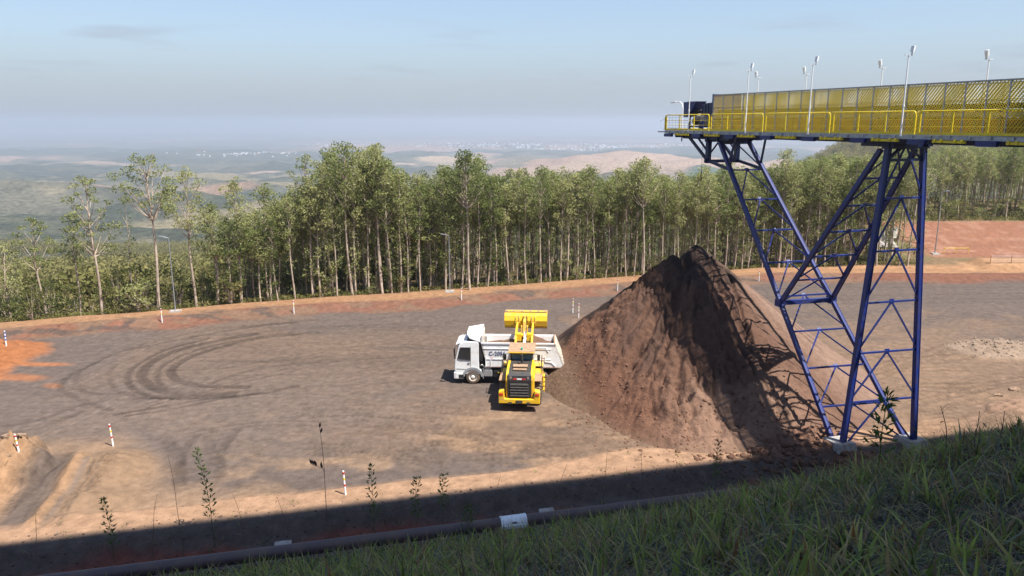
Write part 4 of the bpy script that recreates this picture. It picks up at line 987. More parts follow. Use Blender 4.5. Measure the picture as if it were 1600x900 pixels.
mb = MB(); mb.tube((.05, .35, 2.75), (.05, .35, 3.35), .09, 10); mb.tube((-.1, -.1, 2.75), (-.1, -.1, 2.95), .13, 10); ld(mb, 'exhaust', 'darksteel')
mb = MB(); mb.box((0, -.45, 2.80), (1.0, .5, .06)); mb.box((0, -1.05, 2.74), (.9, .3, .05)); ld(mb, 'hood_vents', 'dust')
# fenders, platforms, ladder
for s in (-1, 1):
    mb = MB(); mb.b3(s*.95, s*1.46, -.75, .85, 1.78, 1.86); mb.bar((s*1.2, .85, 1.82), (s*1.2, 1.15, 1.35), .52, .06); ld(mb, 'rear_fender', 'dust', bevel=.02)
    mb = MB(); mb.b3(s*.92, s*1.40, .9, 2.1, 1.72, 1.80); mb.b3(s*1.05, s*1.42, 1.0, 1.9, .7, 1.7); ld(mb, 'access_platform', 'macyellow', bevel=.02)
    mb = MB(); mb.b3(s*.85, s*1.45, 2.75, 4.1, 1.72, 1.78); mb.bar((s*1.15, 4.1, 1.75), (s*1.15, 4.45, 1.35), .6, .05); ld(mb, 'front_fender', 'dustyyellow', bevel=.01)
    mb = MB(); mb.path([(s*1.38, .95, 1.8), (s*1.38, .95, 2.75), (s*1.38, 1.1, 2.85), (s*1.38, 1.9, 2.85), (s*1.38, 2.05, 2.7), (s*1.38, 2.05, 1.8)], .022, 6); mb.path([(s*1.38, .3, 1.9), (s*1.36, .25, 2.5), (s*1.15, .6, 2.8)], .02, 6); ld(mb, 'grab_rail', 'darksteel')
mb = MB()
for k in range(4): mb.b3(1.43, 1.62, 1.1, 1.7, .5+k*.34, .54+k*.34)
mb.bar((1.6, 1.1, .4), (1.48, 1.1, 1.75), .04, .05); mb.bar((1.6, 1.7, .4), (1.48, 1.7, 1.75), .04, .05); ld(mb, 'ladder', 'macyellow')
# cab
mb = MB()
for x, y in ((-.76, 1.02), (.76, 1.02), (-.76, 2.45), (.76, 2.45)): mb.bar((x, y, 1.7), (x*.97, y, 3.35), .1, .1)
mb.b3(-.8, .8, 1.0, 2.5, 1.6, 1.75); mb.b3(-.78, .78, .98, 1.06, 1.75, 2.35); mb.b3(-.78, .78, .98, 1.05, 3.18, 3.36); mb.b3(-.8, -.74, 1.0, 2.5, 1.75, 2.2); mb.b3(.74, .8, 1.0, 2.5, 1.75, 2.2); mb.b3(-.25, .25, 1.4, 1.9, 1.75, 2.2); mb.b3(-.24, .24, 1.35, 1.5, 2.2, 2.85); mb.b3(-.15, .15, 1.36, 1.46, 2.85, 3.05)
ld(mb, 'cab', 'black', bevel=.015)
mb = MB(); mb.b3(-.72, -.34, 1.0, 1.02, 2.35, 3.18); mb.b3(.34, .72, 1.0, 1.02, 2.35, 3.18); mb.b3(-.34, .34, 1.01, 1.02, 2.35, 3.18); mb.b3(-.79, -.77, 1.1, 2.4, 2.2, 3.3); mb.b3(.77, .79, 1.1, 2.4, 2.2, 3.3); mb.b3(-.7, .7, 2.47, 2.49, 1.8, 3.3)
ld(mb, 'window', 'paleglass')
mb = MB(); mb.prism([(.62, 3.40), (.66, 3.50), (.9, 3.56), (2.6, 3.56), (2.8, 3.48), (2.8, 3.38)], -.93, .93, 'x'); ld(mb, 'cab_roof', 'dust', bevel=.03)
mb = MB(); mb.b3(-.92, .92, .56, .64, 3.36, 3.44); ld(mb, 'roof_edge', 'dustyyellow', bevel=.01)
mb = MB(); mb.tube((.02, .85, 3.56), (.02, .85, 3.70), .07, 10); ld(mb, 'beacon', 'green')
mb = MB(); mb.b3(-.34, .34, .93, .96, 3.14, 3.36); sg = ld(mb, 'number_plate', 'black')
lettering('PC-008', .23, M['bandyellow'], sg, (0, .92, 3.25), (math.pi/2, 0, 0), depth=.004)
for s in (-1, 1):
    mb = MB(); mb.path([(s*.8, 1.2, 3.1), (s*1.05, 1.15, 3.15), (s*1.18, 1.1, 3.1)], .02, 6); mb.box((s*1.18, 1.08, 2.92), (.20, .07, .42)); ld(mb, 'mirror', 'black', bevel=.02)
# front frame, arms, linkage, bucket
mb = MB()
for s in (-1, 1): mb.prism([(2.2, 1.1), (3.9, 1.1), (3.6, 1.8), (3.0, 2.55), (2.6, 2.55), (2.3, 1.6)], s*.36, s*.5, 'x')
mb.b3(-.5, .5, 2.5, 2.9, 1.9, 2.4); ld(mb, 'front_frame', 'macyellow', bevel=.02)
arm_pts = [((2.75, 2.40)), ((4.1, 3.55)), ((5.2, 4.0)), ((6.15, 4.05))]
for s in (-1, 1):
    mb = MB()
    prof = [(2.6, 2.25), (3.9, 3.10), (5.0, 3.62), (6.2, 3.90), (6.28, 4.05), (6.15, 4.17), (4.9, 4.2), (3.7, 3.72), (2.5, 2.6)]
    mb.prism(prof, s*.52, s*.66, 'x'); ld(mb, 'lift_arm', 'macyellow', bevel=.015)
    mb = MB(); mb.tube((s*.42, 2.6, 1.35), (s*.48, 3.5, 2.55), .085, 10); mb.tube((s*.48, 3.5, 2.55), (s*.5, 4.0, 3.2), .05, 10); ld(mb, 'lift_cylinder', 'darksteel')
mb = MB(); mb.tube((-.62, 4.3, 3.62), (.62, 4.3, 3.62), .16, 12); mb.b3(-.6, -.2, 3.75, 4.25, 3.3, 3.85); mb.b3(.2, .6, 3.75, 4.25, 3.3, 3.85); ld(mb, 'arm_crosstube', 'macyellow', bevel=.02)
mb = MB(); mb.prism([(4.1, 3.5), (4.5, 3.45), (5.0, 4.5), (4.85, 4.75), (4.5, 4.6)], -.10, .10, 'x'); mb.b3(-.26, -.16, 4.25, 4.6, 3.7, 4.3); mb.b3(.16, .26, 4.25, 4.6, 3.7, 4.3); ld(mb, 'bell_crank', 'dustyyellow', bevel=.02)
mb = MB(); mb.tube((0, 2.8, 2.3), (0, 3.9, 3.4), .10, 12); mb.tube((0, 3.9, 3.4), (0, 4.9, 4.62), .05, 10); mb.tube((0, 4.9, 4.62), (0, 6.0, 4.55), .055, 10); mb.path([(.12, 2.9, 2.6), (.14, 3.8, 3.7), (.1, 4.6, 4.2)], .025, 6); ld(mb, 'tilt_cylinder', 'chrome')
BK = [(6.42, 3.62), (6.12, 3.85), (6.05, 4.25), (6.18, 4.62), (6.50, 4.84), (7.55, 4.72)]
mb = MB(); n = len(BK); TB = .05
inn = [(6.48, 3.66), (6.19, 3.9), (6.12, 4.24), (6.24, 4.57), (6.52, 4.77), (7.53, 4.67)]
mb.prism(BK+inn[::-1], -1.58, 1.58, 'x')
for s in (-1, 1): mb.prism([(6.42, 3.62), (6.12, 3.85), (6.05, 4.25), (6.18, 4.62), (6.50, 4.84), (7.55, 4.72), (7.2, 4.2)], s*1.56, s*1.62, 'x')
bk = ld(mb, 'bucket', 'macyellow', bevel=.01)
mb = MB()
for k in (-1.5, -.95, -.32, .32, .95, 1.5): mb.bar((k, 6.52, 4.865), (k, 7.5, 4.755), .10, .035)
mb.bar((-1.62, 7.5, 4.70), (1.62, 7.5, 4.70), .25, .06); mb.bar((-1.6, 6.46, 4.86), (1.6, 6.46, 4.86), .08, .03); mb.build('wear_strips', M['dust'], bk)
mb = MB()
for s in (-1, 1):
    for d_ in (-.13, .13): mb.prism([(6.35, 3.55), (6.05, 3.75), (5.95, 4.1), (6.02, 4.5), (6.25, 4.72), (6.3, 4.5)], s*.6+d_-.03, s*.6+d_+.03, 'x')
for d_ in (-.13, .13): mb.prism([(6.2, 4.0), (5.95, 4.3), (5.92, 4.62), (6.2, 4.74)], d_-.03, d_+.03, 'x')
mb.build('hinge_ribs', M['dustyyellow'], bk)
mb = MB(); mb.bar((-1.6, 6.43, 3.62), (1.6, 6.43, 3.62), .08, .05); mb.build('spill_edge', M['dust'], bk)
# ================================================================ trees
def leaf_quads(cent, nrm_j, L, W, rg, droop=.35):
    n = len(cent)
    d = rg.normal(size=(n, 3)); d[:, 2] -= droop; d /= np.linalg.norm(d, axis=1)[:, None]
    u = rg.normal(size=(n, 3)); u = np.cross(d, u); u /= np.linalg.norm(u, axis=1)[:, None]
    Ls = L*rg.uniform(.6, 1.3, (n, 1)); Ws = W*rg.uniform(.6, 1.3, (n, 1))
    a = cent-d*Ls*.5; c = cent+d*Ls*.5; m = cent-d*Ls*.05
    V = np.stack([a, m+u*Ws*.5, c, m-u*Ws*.5], 1).reshape(-1, 3)
    return V
def crown_leaves(clumps, per, rg, L=.36, W=.15):
    C = []
    for (x, y, z, r, fz) in clumps:
        n = int(per*r*r/.8)
        p = rg.normal(size=(n, 3)); p /= np.linalg.norm(p, axis=1)[:, None]
        p *= (r*rg.uniform(.35, 1.0, (n, 1))**.6); p[:, 2] *= fz
        C.append(p+np.array([x, y, z]))
    return np.concatenate(C)
def eucalypt(seed, H, cf=.38, spread=1.6, ncl=22, per=70, r0=.15, lower=3, flat=.75, rcl=(.55, .95), L=.31, W=.13):
    """returns (trunk MB, crown vertex array) of a tall slender eucalypt"""
    rg = np.random.default_rng(seed); rd = random.Random(seed)
    mb = MB(); lx, ly = rd.uniform(-.35, .35), rd.uniform(-.35, .35)
    def axis(t): return Vector((lx*math.sin(t*2.3)+.1*math.sin(t*7+seed), ly*math.sin(t*1.9)+.08*math.cos(t*6+seed), t*H*.97))
    mb.path([axis(i/9) for i in range(10)], r0, 7, r0*.18, caps=False)
    cl = []; zb = H*(1-cf)
    for i in range(ncl):
        f = (i+rd.random()*.8)/ncl; z = zb+(H-zb)*f
        sp = spread*(math.sin(math.pi*min(1, .18+f*.78))**.8)*rd.uniform(.35, 1.05); a = i*2.4+rd.uniform(-.5, .5)
        c = axis(z/H); p = Vector((c.x+sp*math.cos(a), c.y+sp*math.sin(a), z))
        st = axis(max((z-sp*1.0-rd.uniform(.2, .8)), zb*.9)/H); mid = (st+p)/2+Vector((0, 0, -.15))
        mb.path([st, mid, p], r0*.28, 5, .012, caps=False)
        cl.append((p.x, p.y, p.z, rd.uniform(*rcl)*(1-.25*f), flat))
    cl.append((*axis(.985), .55, 1))
    for i in range(lower):
        z = H*rd.uniform(.12, .64); a = rd.uniform(0, 6.28); c = axis(z/H); s = rd.uniform(.2, .7)
        cl.append((c.x+s*math.cos(a), c.y+s*math.sin(a), z, rd.uniform(.3, .55), 1.2)); mb.path([axis((z-.4)/H), Vector((c.x+s*math.cos(a), c.y+s*math.sin(a), z))], .02, 4, .008, caps=False)
    P_ = crown_leaves(cl, per, rg)
    return mb, leaf_quads(P_, None, L, W, rg)
def tree_obj(name, data, label, cat, group, trunk_mat='bark', leaf='leaf'):
    mb, V = data
    t = thing(name, label, cat, (0, 0, 0), 0, group)
    mb.build('trunk', M[trunk_mat], t)
    me = mesh_np('crown', V, np.arange(len(V)).reshape(-1, 4)); link('crown', me, M[leaf], t)
    return t
PL = 'slender eucalyptus with bare pale trunk in the dense plantation behind the yard'
protos = []; datas = []
for k in range(10):
    H = [15.5, 16.5, 17, 17.5, 16, 18, 15, 17.2, 16.8, 14.5][k]
    d = eucalypt(300+k, H, cf=[.36, .42, .34, .40, .45, .36, .5, .38, .32, .45][k], spread=[1.5, 1.8, 1.6, 2.0, 1.5, 1.9, 1.5, 1.7, 1.6, 1.6][k], ncl=[20, 26, 20, 28, 24, 28, 22, 24, 20, 22][k], per=95, r0=.115+.01*(k % 3), lower=[12, 17, 10, 19, 14, 12, 20, 14, 10, 18][k])
    datas.append(d); protos.append(tree_obj('eucalyptus_tree', d, PL, 'tree', 'eucalyptus trees of the plantation'))
used = [False]*10; NT = 0
# top line of the plantation in the photograph, as tree heights along the rim
TOPX = [400, 450, 490, 520, 550, 590, 620, 660, 690, 735, 760, 800, 850, 900, 960, 1000, 1040, 1090, 1150, 1200, 1250, 1290, 1350, 1400, 1450, 1600]
TOPY = [300, 290, 262, 232, 228, 230, 258, 275, 262, 240, 262, 268, 255, 262, 262, 250, 268, 262, 252, 262, 248, 240, 245, 228, 228, 225]
def top_height(x, y, z0):
    t = y*math.cos(PITCH)+(CAMH-10)*math.sin(PITCH); u = 800+F*x/t
    v = np.interp(u, TOPX, TOPY); return CAMH-y*math.tan(PITCH+math.atan((v-450)/F))-z0
def pl_place(x, y, hk, i):
    global NT
    k = random.randrange(10); z0 = gz(x, y)-.1
    t = protos[k] if not used[k] else copy_tree(protos[k]); used[k] = True
    H = [15.5, 16.5, 17, 17.5, 16, 18, 15, 17.2, 16.8, 14.5][k]
    h = top_height(x, y, z0)*hk; s = h/H
    w = random.uniform(.85, 1.15)*(.55+.45*s)
    t.location = (x, y, z0); t.scale = (w, w, s); t.rotation_euler = (R(random.gauss(0, 1.2)), R(random.gauss(0, 1.2)), random.uniform(0, 6.28)); NT += 1
def copy_tree(o, parent=None):
    c = o.copy(); COL.objects.link(c)
    if parent is not None: c.parent = parent
    for ch in o.children: copy_tree(ch, c)
    return c
rows = [1.2, 3.6, 6.2, 9.0]
for ri, dd in enumerate(rows):
    x = -33+ri*.7
    while x < 56 and NT < 262:
        if not (48 < x < 60 and False):
            xx = x+random.uniform(-.5, .5); yy = yb(xx)+dd+random.uniform(-.5, .5)
            hk = random.choice([random.uniform(.86, 1.0), random.uniform(.72, .95), random.uniform(.88, 1.02)])
            if xx < -26: hk *= .86
            pl_place(xx, yy, hk, ri)
        x += 1.3 if ri < 3 else 1.7
for i in range(34):   # the trees behind the red pad
    xx = random.uniform(58, 96); yy = yb(xx)+random.uniform(27, 36); pl_place(xx, yy, random.uniform(.85, 1.0), 5)
print('plantation trees', NT)
# deeper trees of the plantation: past counting, one object
def merge_trees(name, places, leafm, barkm, label, cat):
    Vt, Ft, Vl = [], [], []; off = 0
    td = []
    for mb, V in datas: td.append((np.array(mb.v, float), [f for f in mb.f if len(f) == 4], V[np.repeat(np.random.default_rng(1).random(len(V)//4) < .55, 4)]))
    for (x, y, z, h, k, a, w) in places:
        v, f, L = td[k]; H = [15.5, 16.5, 17, 17.5, 16, 18, 15, 17.2, 16.8, 14.5][k]; s = h/H; c, sn = math.cos(a), math.sin(a)
        Rm = np.array([[c*w, -sn*w, 0], [sn*w, c*w, 0], [0, 0, s]])
        vv = v @ Rm.T+np.array([x, y, z]); Vt.append(vv); Ft.append(np.array(f)+off); off += len(vv)
        l = L.copy().reshape(-1, 4, 3); Vl.append((l.reshape(-1, 3) @ Rm.T)+np.array([x, y, z]))
    Vt = np.concatenate(Vt); Ft = np.concatenate(Ft); Vl = np.concatenate(Vl)
    VV = np.concatenate([Vt, Vl]); FF = np.concatenate([Ft, np.arange(len(Vl)).reshape(-1, 4)+len(Vt)])
    me = mesh_np(name, VV, FF); o = link(name, me, [M[leafm], M[barkm]])
    mi = np.zeros(len(FF), np.int32); mi[:len(Ft)] = 1
    if len(me.polygons) == len(mi): me.polygons.foreach_set('material_index', mi)
    tag(o, label, cat, kind='stuff'); return o
pls = []
for dd in np.arange(12, 60, 3.6):
    x = -30+random.random()*2
    while x < 64:
        xx = x+random.uniform(-1, 1); yy = yb(xx)+dd+random.uniform(-1, 1); z0 = gz(xx, yy)-.1
        hk = random.uniform(.8, 1.0); h = min(top_height(xx, yy, z0)*hk*(.97 if dd < 30 else .93), 24)
        u = 800+F*xx/(yy*.977+2)
        if u < 440: h *= .8
        pls.append((xx, yy, z0, max(h, 8), random.randrange(10), random.uniform(0, 6.28), random.uniform(.85, 1.2)))
        x += 2.6
for i in range(240):
    xx = random.uniform(56, 120); yy = yb(xx)+random.uniform(36, 75); z0 = gz(xx, yy)
    pls.append((xx, yy, z0, max(6, top_height(xx, yy, z0)*random.uniform(.85, 1.02)), random.randrange(10), random.uniform(0, 6.28), random.uniform(.85, 1.2)))
merge_trees('eucalyptus_wood', pls, 'leaf', 'bark', 'deep rows of the eucalyptus plantation behind the counted front rows', 'wood')
# isolated trees on the left (position, top and habit surveyed one by one)
def single(px, base, top, label, seed, cf, spread, ncl, rcl, flat=.7, lower=0, r0=.16, name='eucalyptus_tree', per=60, dback=None):
    x, y = P(px, base); 
    if dback: y += dback; x *= 1+dback/y
    z0 = gz(x, y)-.1; h = CAMH-y*math.tan(PITCH+math.atan((top-450)/F))-z0
    d = eucalypt(seed, h, cf, spread, ncl, per*1.7, r0, lower, flat, rcl)
    t = tree_obj(name, d, label, 'tree', None); t.location = (x, y, z0); return t
single(250, 487, 240, 'tallest lone eucalyptus with wide airy crown at the left yard rim', 501, .33, 3.6, 34, (.55, 1.0), .6, 0, .19, per=48)
single(160, 492, 276, 'lone eucalyptus with three tufts of foliage one above another, left of the tallest one', 502, .50, 2.7, 26, (.5, 1.0), .55, 1, .17, per=55)
single(72, 493, 342, 'smaller leaning eucalyptus with open crown at the far left', 503, .42, 2.3, 15, (.45, .8), .5, 2, .15)
single(306, 480, 264, 'bushy eucalyptus just right of the tallest lone one behind the lamp pole', 504, .42, 2.4, 28, (.6, 1.0), .75, 4, .16)
single(212, 487, 305, 'thin wispy eucalyptus between the tufted tree and the tallest one', 505, .5, 1.0, 12, (.3, .5), 1.0, 2, .09, per=35, dback=4)
single(378, 474, 280, 'narrow conical eucalyptus at the left end of the plantation', 506, .55, 1.9, 30, (.6, 1.0), .9, 5, .15)
single(425, 470, 292, 'rounded eucalyptus second from the left end of the plantation', 507, .5, 2.2, 30, (.6, 1.0), .85, 5, .15)
single(340, 477, 318, 'short leafy eucalyptus between the bushy tree and the conical one', 508, .5, 1.9, 22, (.6, .9), .85, 5, .14)
single(125, 492, 335, 'low bushy eucalyptus beside the tufted one at the left', 509, .45, 1.6, 14, (.5, .8), .8, 3, .12)
single(15, 495, 385, 'low spreading tree at the very left edge of the picture', 510, .6, 2.2, 20, (.6, .9), .8, 3, .13)
single(550, 466, 224, 'broad domed eucalyptus, highest crown of the plantation', 511, .34, 2.6, 40, (.6, 1.0), .8, 2, .17)
single(598, 464, 226, 'domed eucalyptus standing right of the highest crown', 512, .34, 2.1, 32, (.6, 1.0), .8, 2, .17)
single(735, 460, 236, 'round headed eucalyptus standing above the middle of the plantation', 513, .32, 2.6, 40, (.6, 1.0), .85, 2, .17)
single(490, 467, 240, 'thin brownish crown rising left of the highest crown', 514, .35, 2.0, 20, (.5, .8), .7, 3, .15)
single(1005, 442, 248, 'round headed eucalyptus just left of the ore pile top', 515, .32, 2.3, 34, (.6, 1.0), .8, 2, .16)
single(1215, 425, 234, 'eucalyptus whose crown shows between the tower legs below the bridge', 516, .34, 2.0, 30, (.6, 1.0), .8, 2, .16)
# shrubs of the thicket at the left rim and scattered below the plantation
def shrub(seed, h, w, n, L=.26, W=.11):
    rd = random.Random(seed); rg = np.random.default_rng(seed); mb = MB(); cl = []
    for i in range(n):
        a = rd.uniform(0, 6.28); rr_ = w*rd.random()**.6*.6; z = h*rd.uniform(.25, .9); p = Vector((rr_*math.cos(a), rr_*math.sin(a), z))
        mb.path([(0, 0, 0), (p.x*.3, p.y*.3, z*.5), p], .035, 5, .01, caps=False); cl.append((*p, rd.uniform(.4, .75)*w/2, .85))
    return mb, leaf_quads(crown_leaves(cl, 110, rg), None, L, W, rg, .1)
sp_ = [tree_obj('shrub', shrub(600+k, [3.6, 2.8, 4.6, 2.2][k], [1.6, 1.9, 1.7, 1.5][k], [10, 11, 13, 8][k]), 'leafy shrub in the thicket along the rim of the yard', 'shrub', 'shrubs of the thicket along the rim', leaf=['leafdark', 'leaf', 'leafdark', 'leafdark'][k]) for k in range(4)]
us = [False]*4
def put_shrub(x, y, s, k=None):
    k = random.randrange(4) if k is None else k; t = sp_[k] if not us[k] else copy_tree(sp_[k]); us[k] = True
    t.location = (x, y, gz(x, y)-.05); t.scale = (s*random.uniform(.9, 1.25), s*random.uniform(.9, 1.25), s*random.uniform(.8, 1.15)); t.rotation_euler = (0, 0, random.uniform(0, 6.28))
for i in range(135):
    x = random.uniform(-62, -22); y = yb(x)+random.uniform(.8, 22); put_shrub(x, y, random.uniform(.9, 1.35)*(1+.25*(y-yb(x))/20))
for i in range(70):
    x = random.uniform(-24, 60); y = yb(x)+random.uniform(.9, 9); put_shrub(x, y, random.uniform(.45, .95))
for i in range(60):
    x = random.uniform(58, 100); y = yb(x)+random.uniform(26, 34); put_shrub(x, y, random.uniform(.8, 1.3))
# farther woods: one object each
def far_wood(name, n, fn, label, leafm, conic=False, kmin=2.2, kmax=4.5):
    Vl = []; rg = np.random.default_rng(9)
    base = []
    for k in range(5):
        m = 210; p = rg.normal(size=(m, 3)); p /= np.linalg.norm(p, axis=1)[:, None]; p *= rg.uniform(.5, 1, (m, 1))**.5
        if conic:
            z = rg.uniform(0, 1, m); a = rg.uniform(0, 6.28, m); q = (1-z)*rg.uniform(.5, 1, m); p = np.stack([q*np.cos(a)*.55, q*np.sin(a)*.55, z*2.6-.9], 1)
        else: p[:, 2] = p[:, 2]*.85+.6+.3*np.sin(p[:, 0]*4+k)
        base.append(leaf_quads(p, None, .24, .16, rg, 0))
    for i in range(n):
        x, y = fn(); s = random.uniform(kmin, kmax); z = gz(x, y)
        a = random.uniform(0, 6.28); c, sn = math.cos(a), math.sin(a)
        Vl.append((base[i % 5] @ np.array([[c, -sn, 0], [sn, c, 0], [0, 0, 1]]).T)*s+np.array([x, y, z+s*(.5 if not conic else .9)]))
    V = np.concatenate(Vl); o = link(name, mesh_np(name, V, np.arange(len(V)).reshape(-1, 4)), M[leafm]); tag(o, label, 'wood', kind='stuff')
def polar(a0, a1, r0, r1, p=1.0):
    def f():
        a = R(random.uniform(a0, a1)); r = r0+(r1-r0)*random.random()**p; return r*math.sin(a), r*math.cos(a)
    return f
def knoll():
    a = R(random.gauss(1, 8)); r = random.uniform(270, 345); return r*math.sin(a), r*math.cos(a)
far_wood('conifer_wood', 1500, knoll, 'band of dark pointed conifers on the knoll behind the plantation', 'pine', True, 2.6, 3.8)
def valley_pts():
    while True:
        x, y = polar(-38, -6, 112, 900, 1.3)(); 
        if vnoise(np.array([x/70.]), np.array([y/70.]), 19)[0]+random.uniform(-.2, .2) > .42+(.12 if math.hypot(x, y) > 450 else -.15): return x, y
far_wood('valley_wood', 5200, valley_pts, 'mixed woodland covering the near valley on the left', 'leafdark', False, 2.4, 4.6)
def ridge_pts():
    a = R(random.gauss(27, 9)); r = random.uniform(620, 980); return r*math.sin(a), r*math.cos(a)
far_wood('ridge_wood', 2600, ridge_pts, 'sparse bushes over the hazy ridge on the right', 'leafdark', False, 2.0, 4.2)
# dead leaves, ferns and low growth on the plantation floor
cent = []
for i in range(26000):
    x = random.uniform(-60, 100); y = yb(x)+random.uniform(.6, 1)+abs(random.gauss(0, 5)) if x < 57 else yb(x)+26+abs(random.gauss(0, 5))
    cent.append((x, y, 0))
cent = np.array(cent); cent[:, 2] = ground(cent[:, 0], cent[:, 1])+rng.uniform(0, .55, len(cent))
V = leaf_quads(cent, None, .45, .12, rng, -1.2)
tag(link('undergrowth', mesh_np('undergrowth', V, np.arange(len(V)).reshape(-1, 4)), M['leafdark']), 'low undergrowth and dry leaves below the trees', 'undergrowth', kind='stuff')
# ================================================================ marker posts, poles, fence and small things of the yard
def marker(px, py, hpx, label, bands, lean=0, z=None):
    x, y = P(px, py); z0 = surf(x, y)
    for _ in range(3): x, y = P(px, py, z0); z0 = surf(x, y)
    t_ = y*math.cos(PITCH)+CAMH*math.sin(PITCH); h = hpx/F*t_*1.04
    t = thing('marker_post', label, 'marker post', (x, y, z0-.05), 0, 'banded white marker posts around the yard'); t.rotation_euler = (R(random.uniform(-2, 2)), R(lean), 0)
    mb = MB(); mb.tube((0, 0, -.1), (0, 0, h+.05), .055, 12, .05); mb.build('post', M['white'], t)
    for f, hh, c in bands:
        mb = MB(); mb.tube((0, 0, h*f), (0, 0, h*f+h*hh), .0585, 12, .0585); mb.build('reflective_band', M[c], t)
RYR = [(.90, .09, 'red'), (.66, .09, 'bandyellow'), (.40, .08, 'red')]; BL = [(.86, .1, 'bandblue'), (.62, .1, 'bandblue'), (.4, .1, 'bandblue')]; RW = [(.9, .09, 'red'), (.6, .1, 'bandyellow')]
marker(29, 702, 28, 'red and yellow banded post on the broken mound at the left picture edge', RYR, -5)
marker(177, 697, 35, 'red and yellow banded post on the sandy mound between the haul lanes', RYR, -4)
marker(540, 773, 38, 'red and yellow banded post in the near windrow, right of the tall dry weed', RYR, -3)
marker(10, 541, 23, 'blue banded post on the red earth mound at the left edge', BL)
marker(253, 499, 22, 'small banded post beside the left lamp pole foot', RW)
marker(459, 483, 20, 'small banded post on the far red rim below the domed trees', RW)
marker(721, 465, 18, 'small banded post just right of the middle lamp pole', RW)
marker(895, 489, 22, 'banded post left of its twin at the tip of the ore pile', RYR)
marker(904, 497, 22, 'banded post right of its twin at the tip of the ore pile', RYR)
marker(965, 448, 18, 'small banded post on the far rim behind the left flank of the ore pile', RW)
marker(1186, 434, 17, 'small banded post on the far rim right of the ore pile', RW)
def lamp_pole(px, base, top, label, d=-1, slim=.05):
    x, y = P(px, base); z0 = gz(x, y); h = CAMH-y*math.tan(PITCH+math.atan((top-450)/F))-z0
    t = thing('lamp_pole', label, 'lamp pole', (x, y, z0))
    mb = MB(); mb.tube((0, 0, 0), (0, 0, h-.1), slim*1.35, 10, slim*.8); mb.build('pole', M['galv'], t)
    mb = MB(); mb.path([(0, 0, h-.15), (.05*d, 0, h), (.45*d, -.1, h+.14)], .03, 8); mb.box((.7*d, -.12, h+.17), (.55, .22, .09), Matrix.Rotation(R(-8*d), 3, 'Y')); mb.build('lamp_head', M['galv'], t)
    mb = MB(); mb.box((0, 0, .03), (1.1, 1.0, .22), None, .9); mb.build('footing', M['concrete'], t)
lamp_pole(275, 494, 372, 'grey lamp pole on a concrete pad in front of the lone left trees', -1)
lamp_pole(703, 463, 368, 'grey lamp pole on the red rim before the middle of the plantation', -1)
lamp_pole(1459, 411, 300, 'tall grey lamp pole right of the steel tower by the wire fence', 1, .06)
# wire fence in front of the red pad
fx0, fy0 = P(1503, 403, .9); t = thing('wire_fence', 'low wire fence with thin posts along the yellow bank at the right', 'fence', (fx0, yb(fx0)-.1, .8))
n = 8; pts = []
for i in range(n):
    x = fx0+i*2.9; y = yb(x)-.1+.0*i; z = gz(x, y)+.85; mb = MB(); mb.tube((x, y, z-.4), (x, y, z+1.15), .04, 6); mb.build('post', M['rust'], t, world=True); pts.append(Vector((x, y, z)))
mb = MB()
for k in (.25, .6, .95, 1.12): mb.path([p+Vector((0, 0, k)) for p in pts], .015, 4)
mb.build('wire', M['galv'], t, world=True)
x1, y1 = P(1472, 412); x0_, y0_ = P(1436+48, 409)
t = thing('pipe_barrier', 'short low rail barrier between the lamp pole and the wire fence', 'barrier', (x1, y1, 0)); mb = MB()
z = gz(x1, y1)+.3
for k in range(3): mb.tube((x1+1.8*k+.4, y1+.6, z-.3), (x1+1.8*k+.4, y1+.6, z+.7), .05, 6)
mb.tube((x1+.4, y1+.6, z+.65), (x1+4.0, y1+.6, z+.65), .04, 6); mb.build('rails', M['bandyellow'], t, world=True)
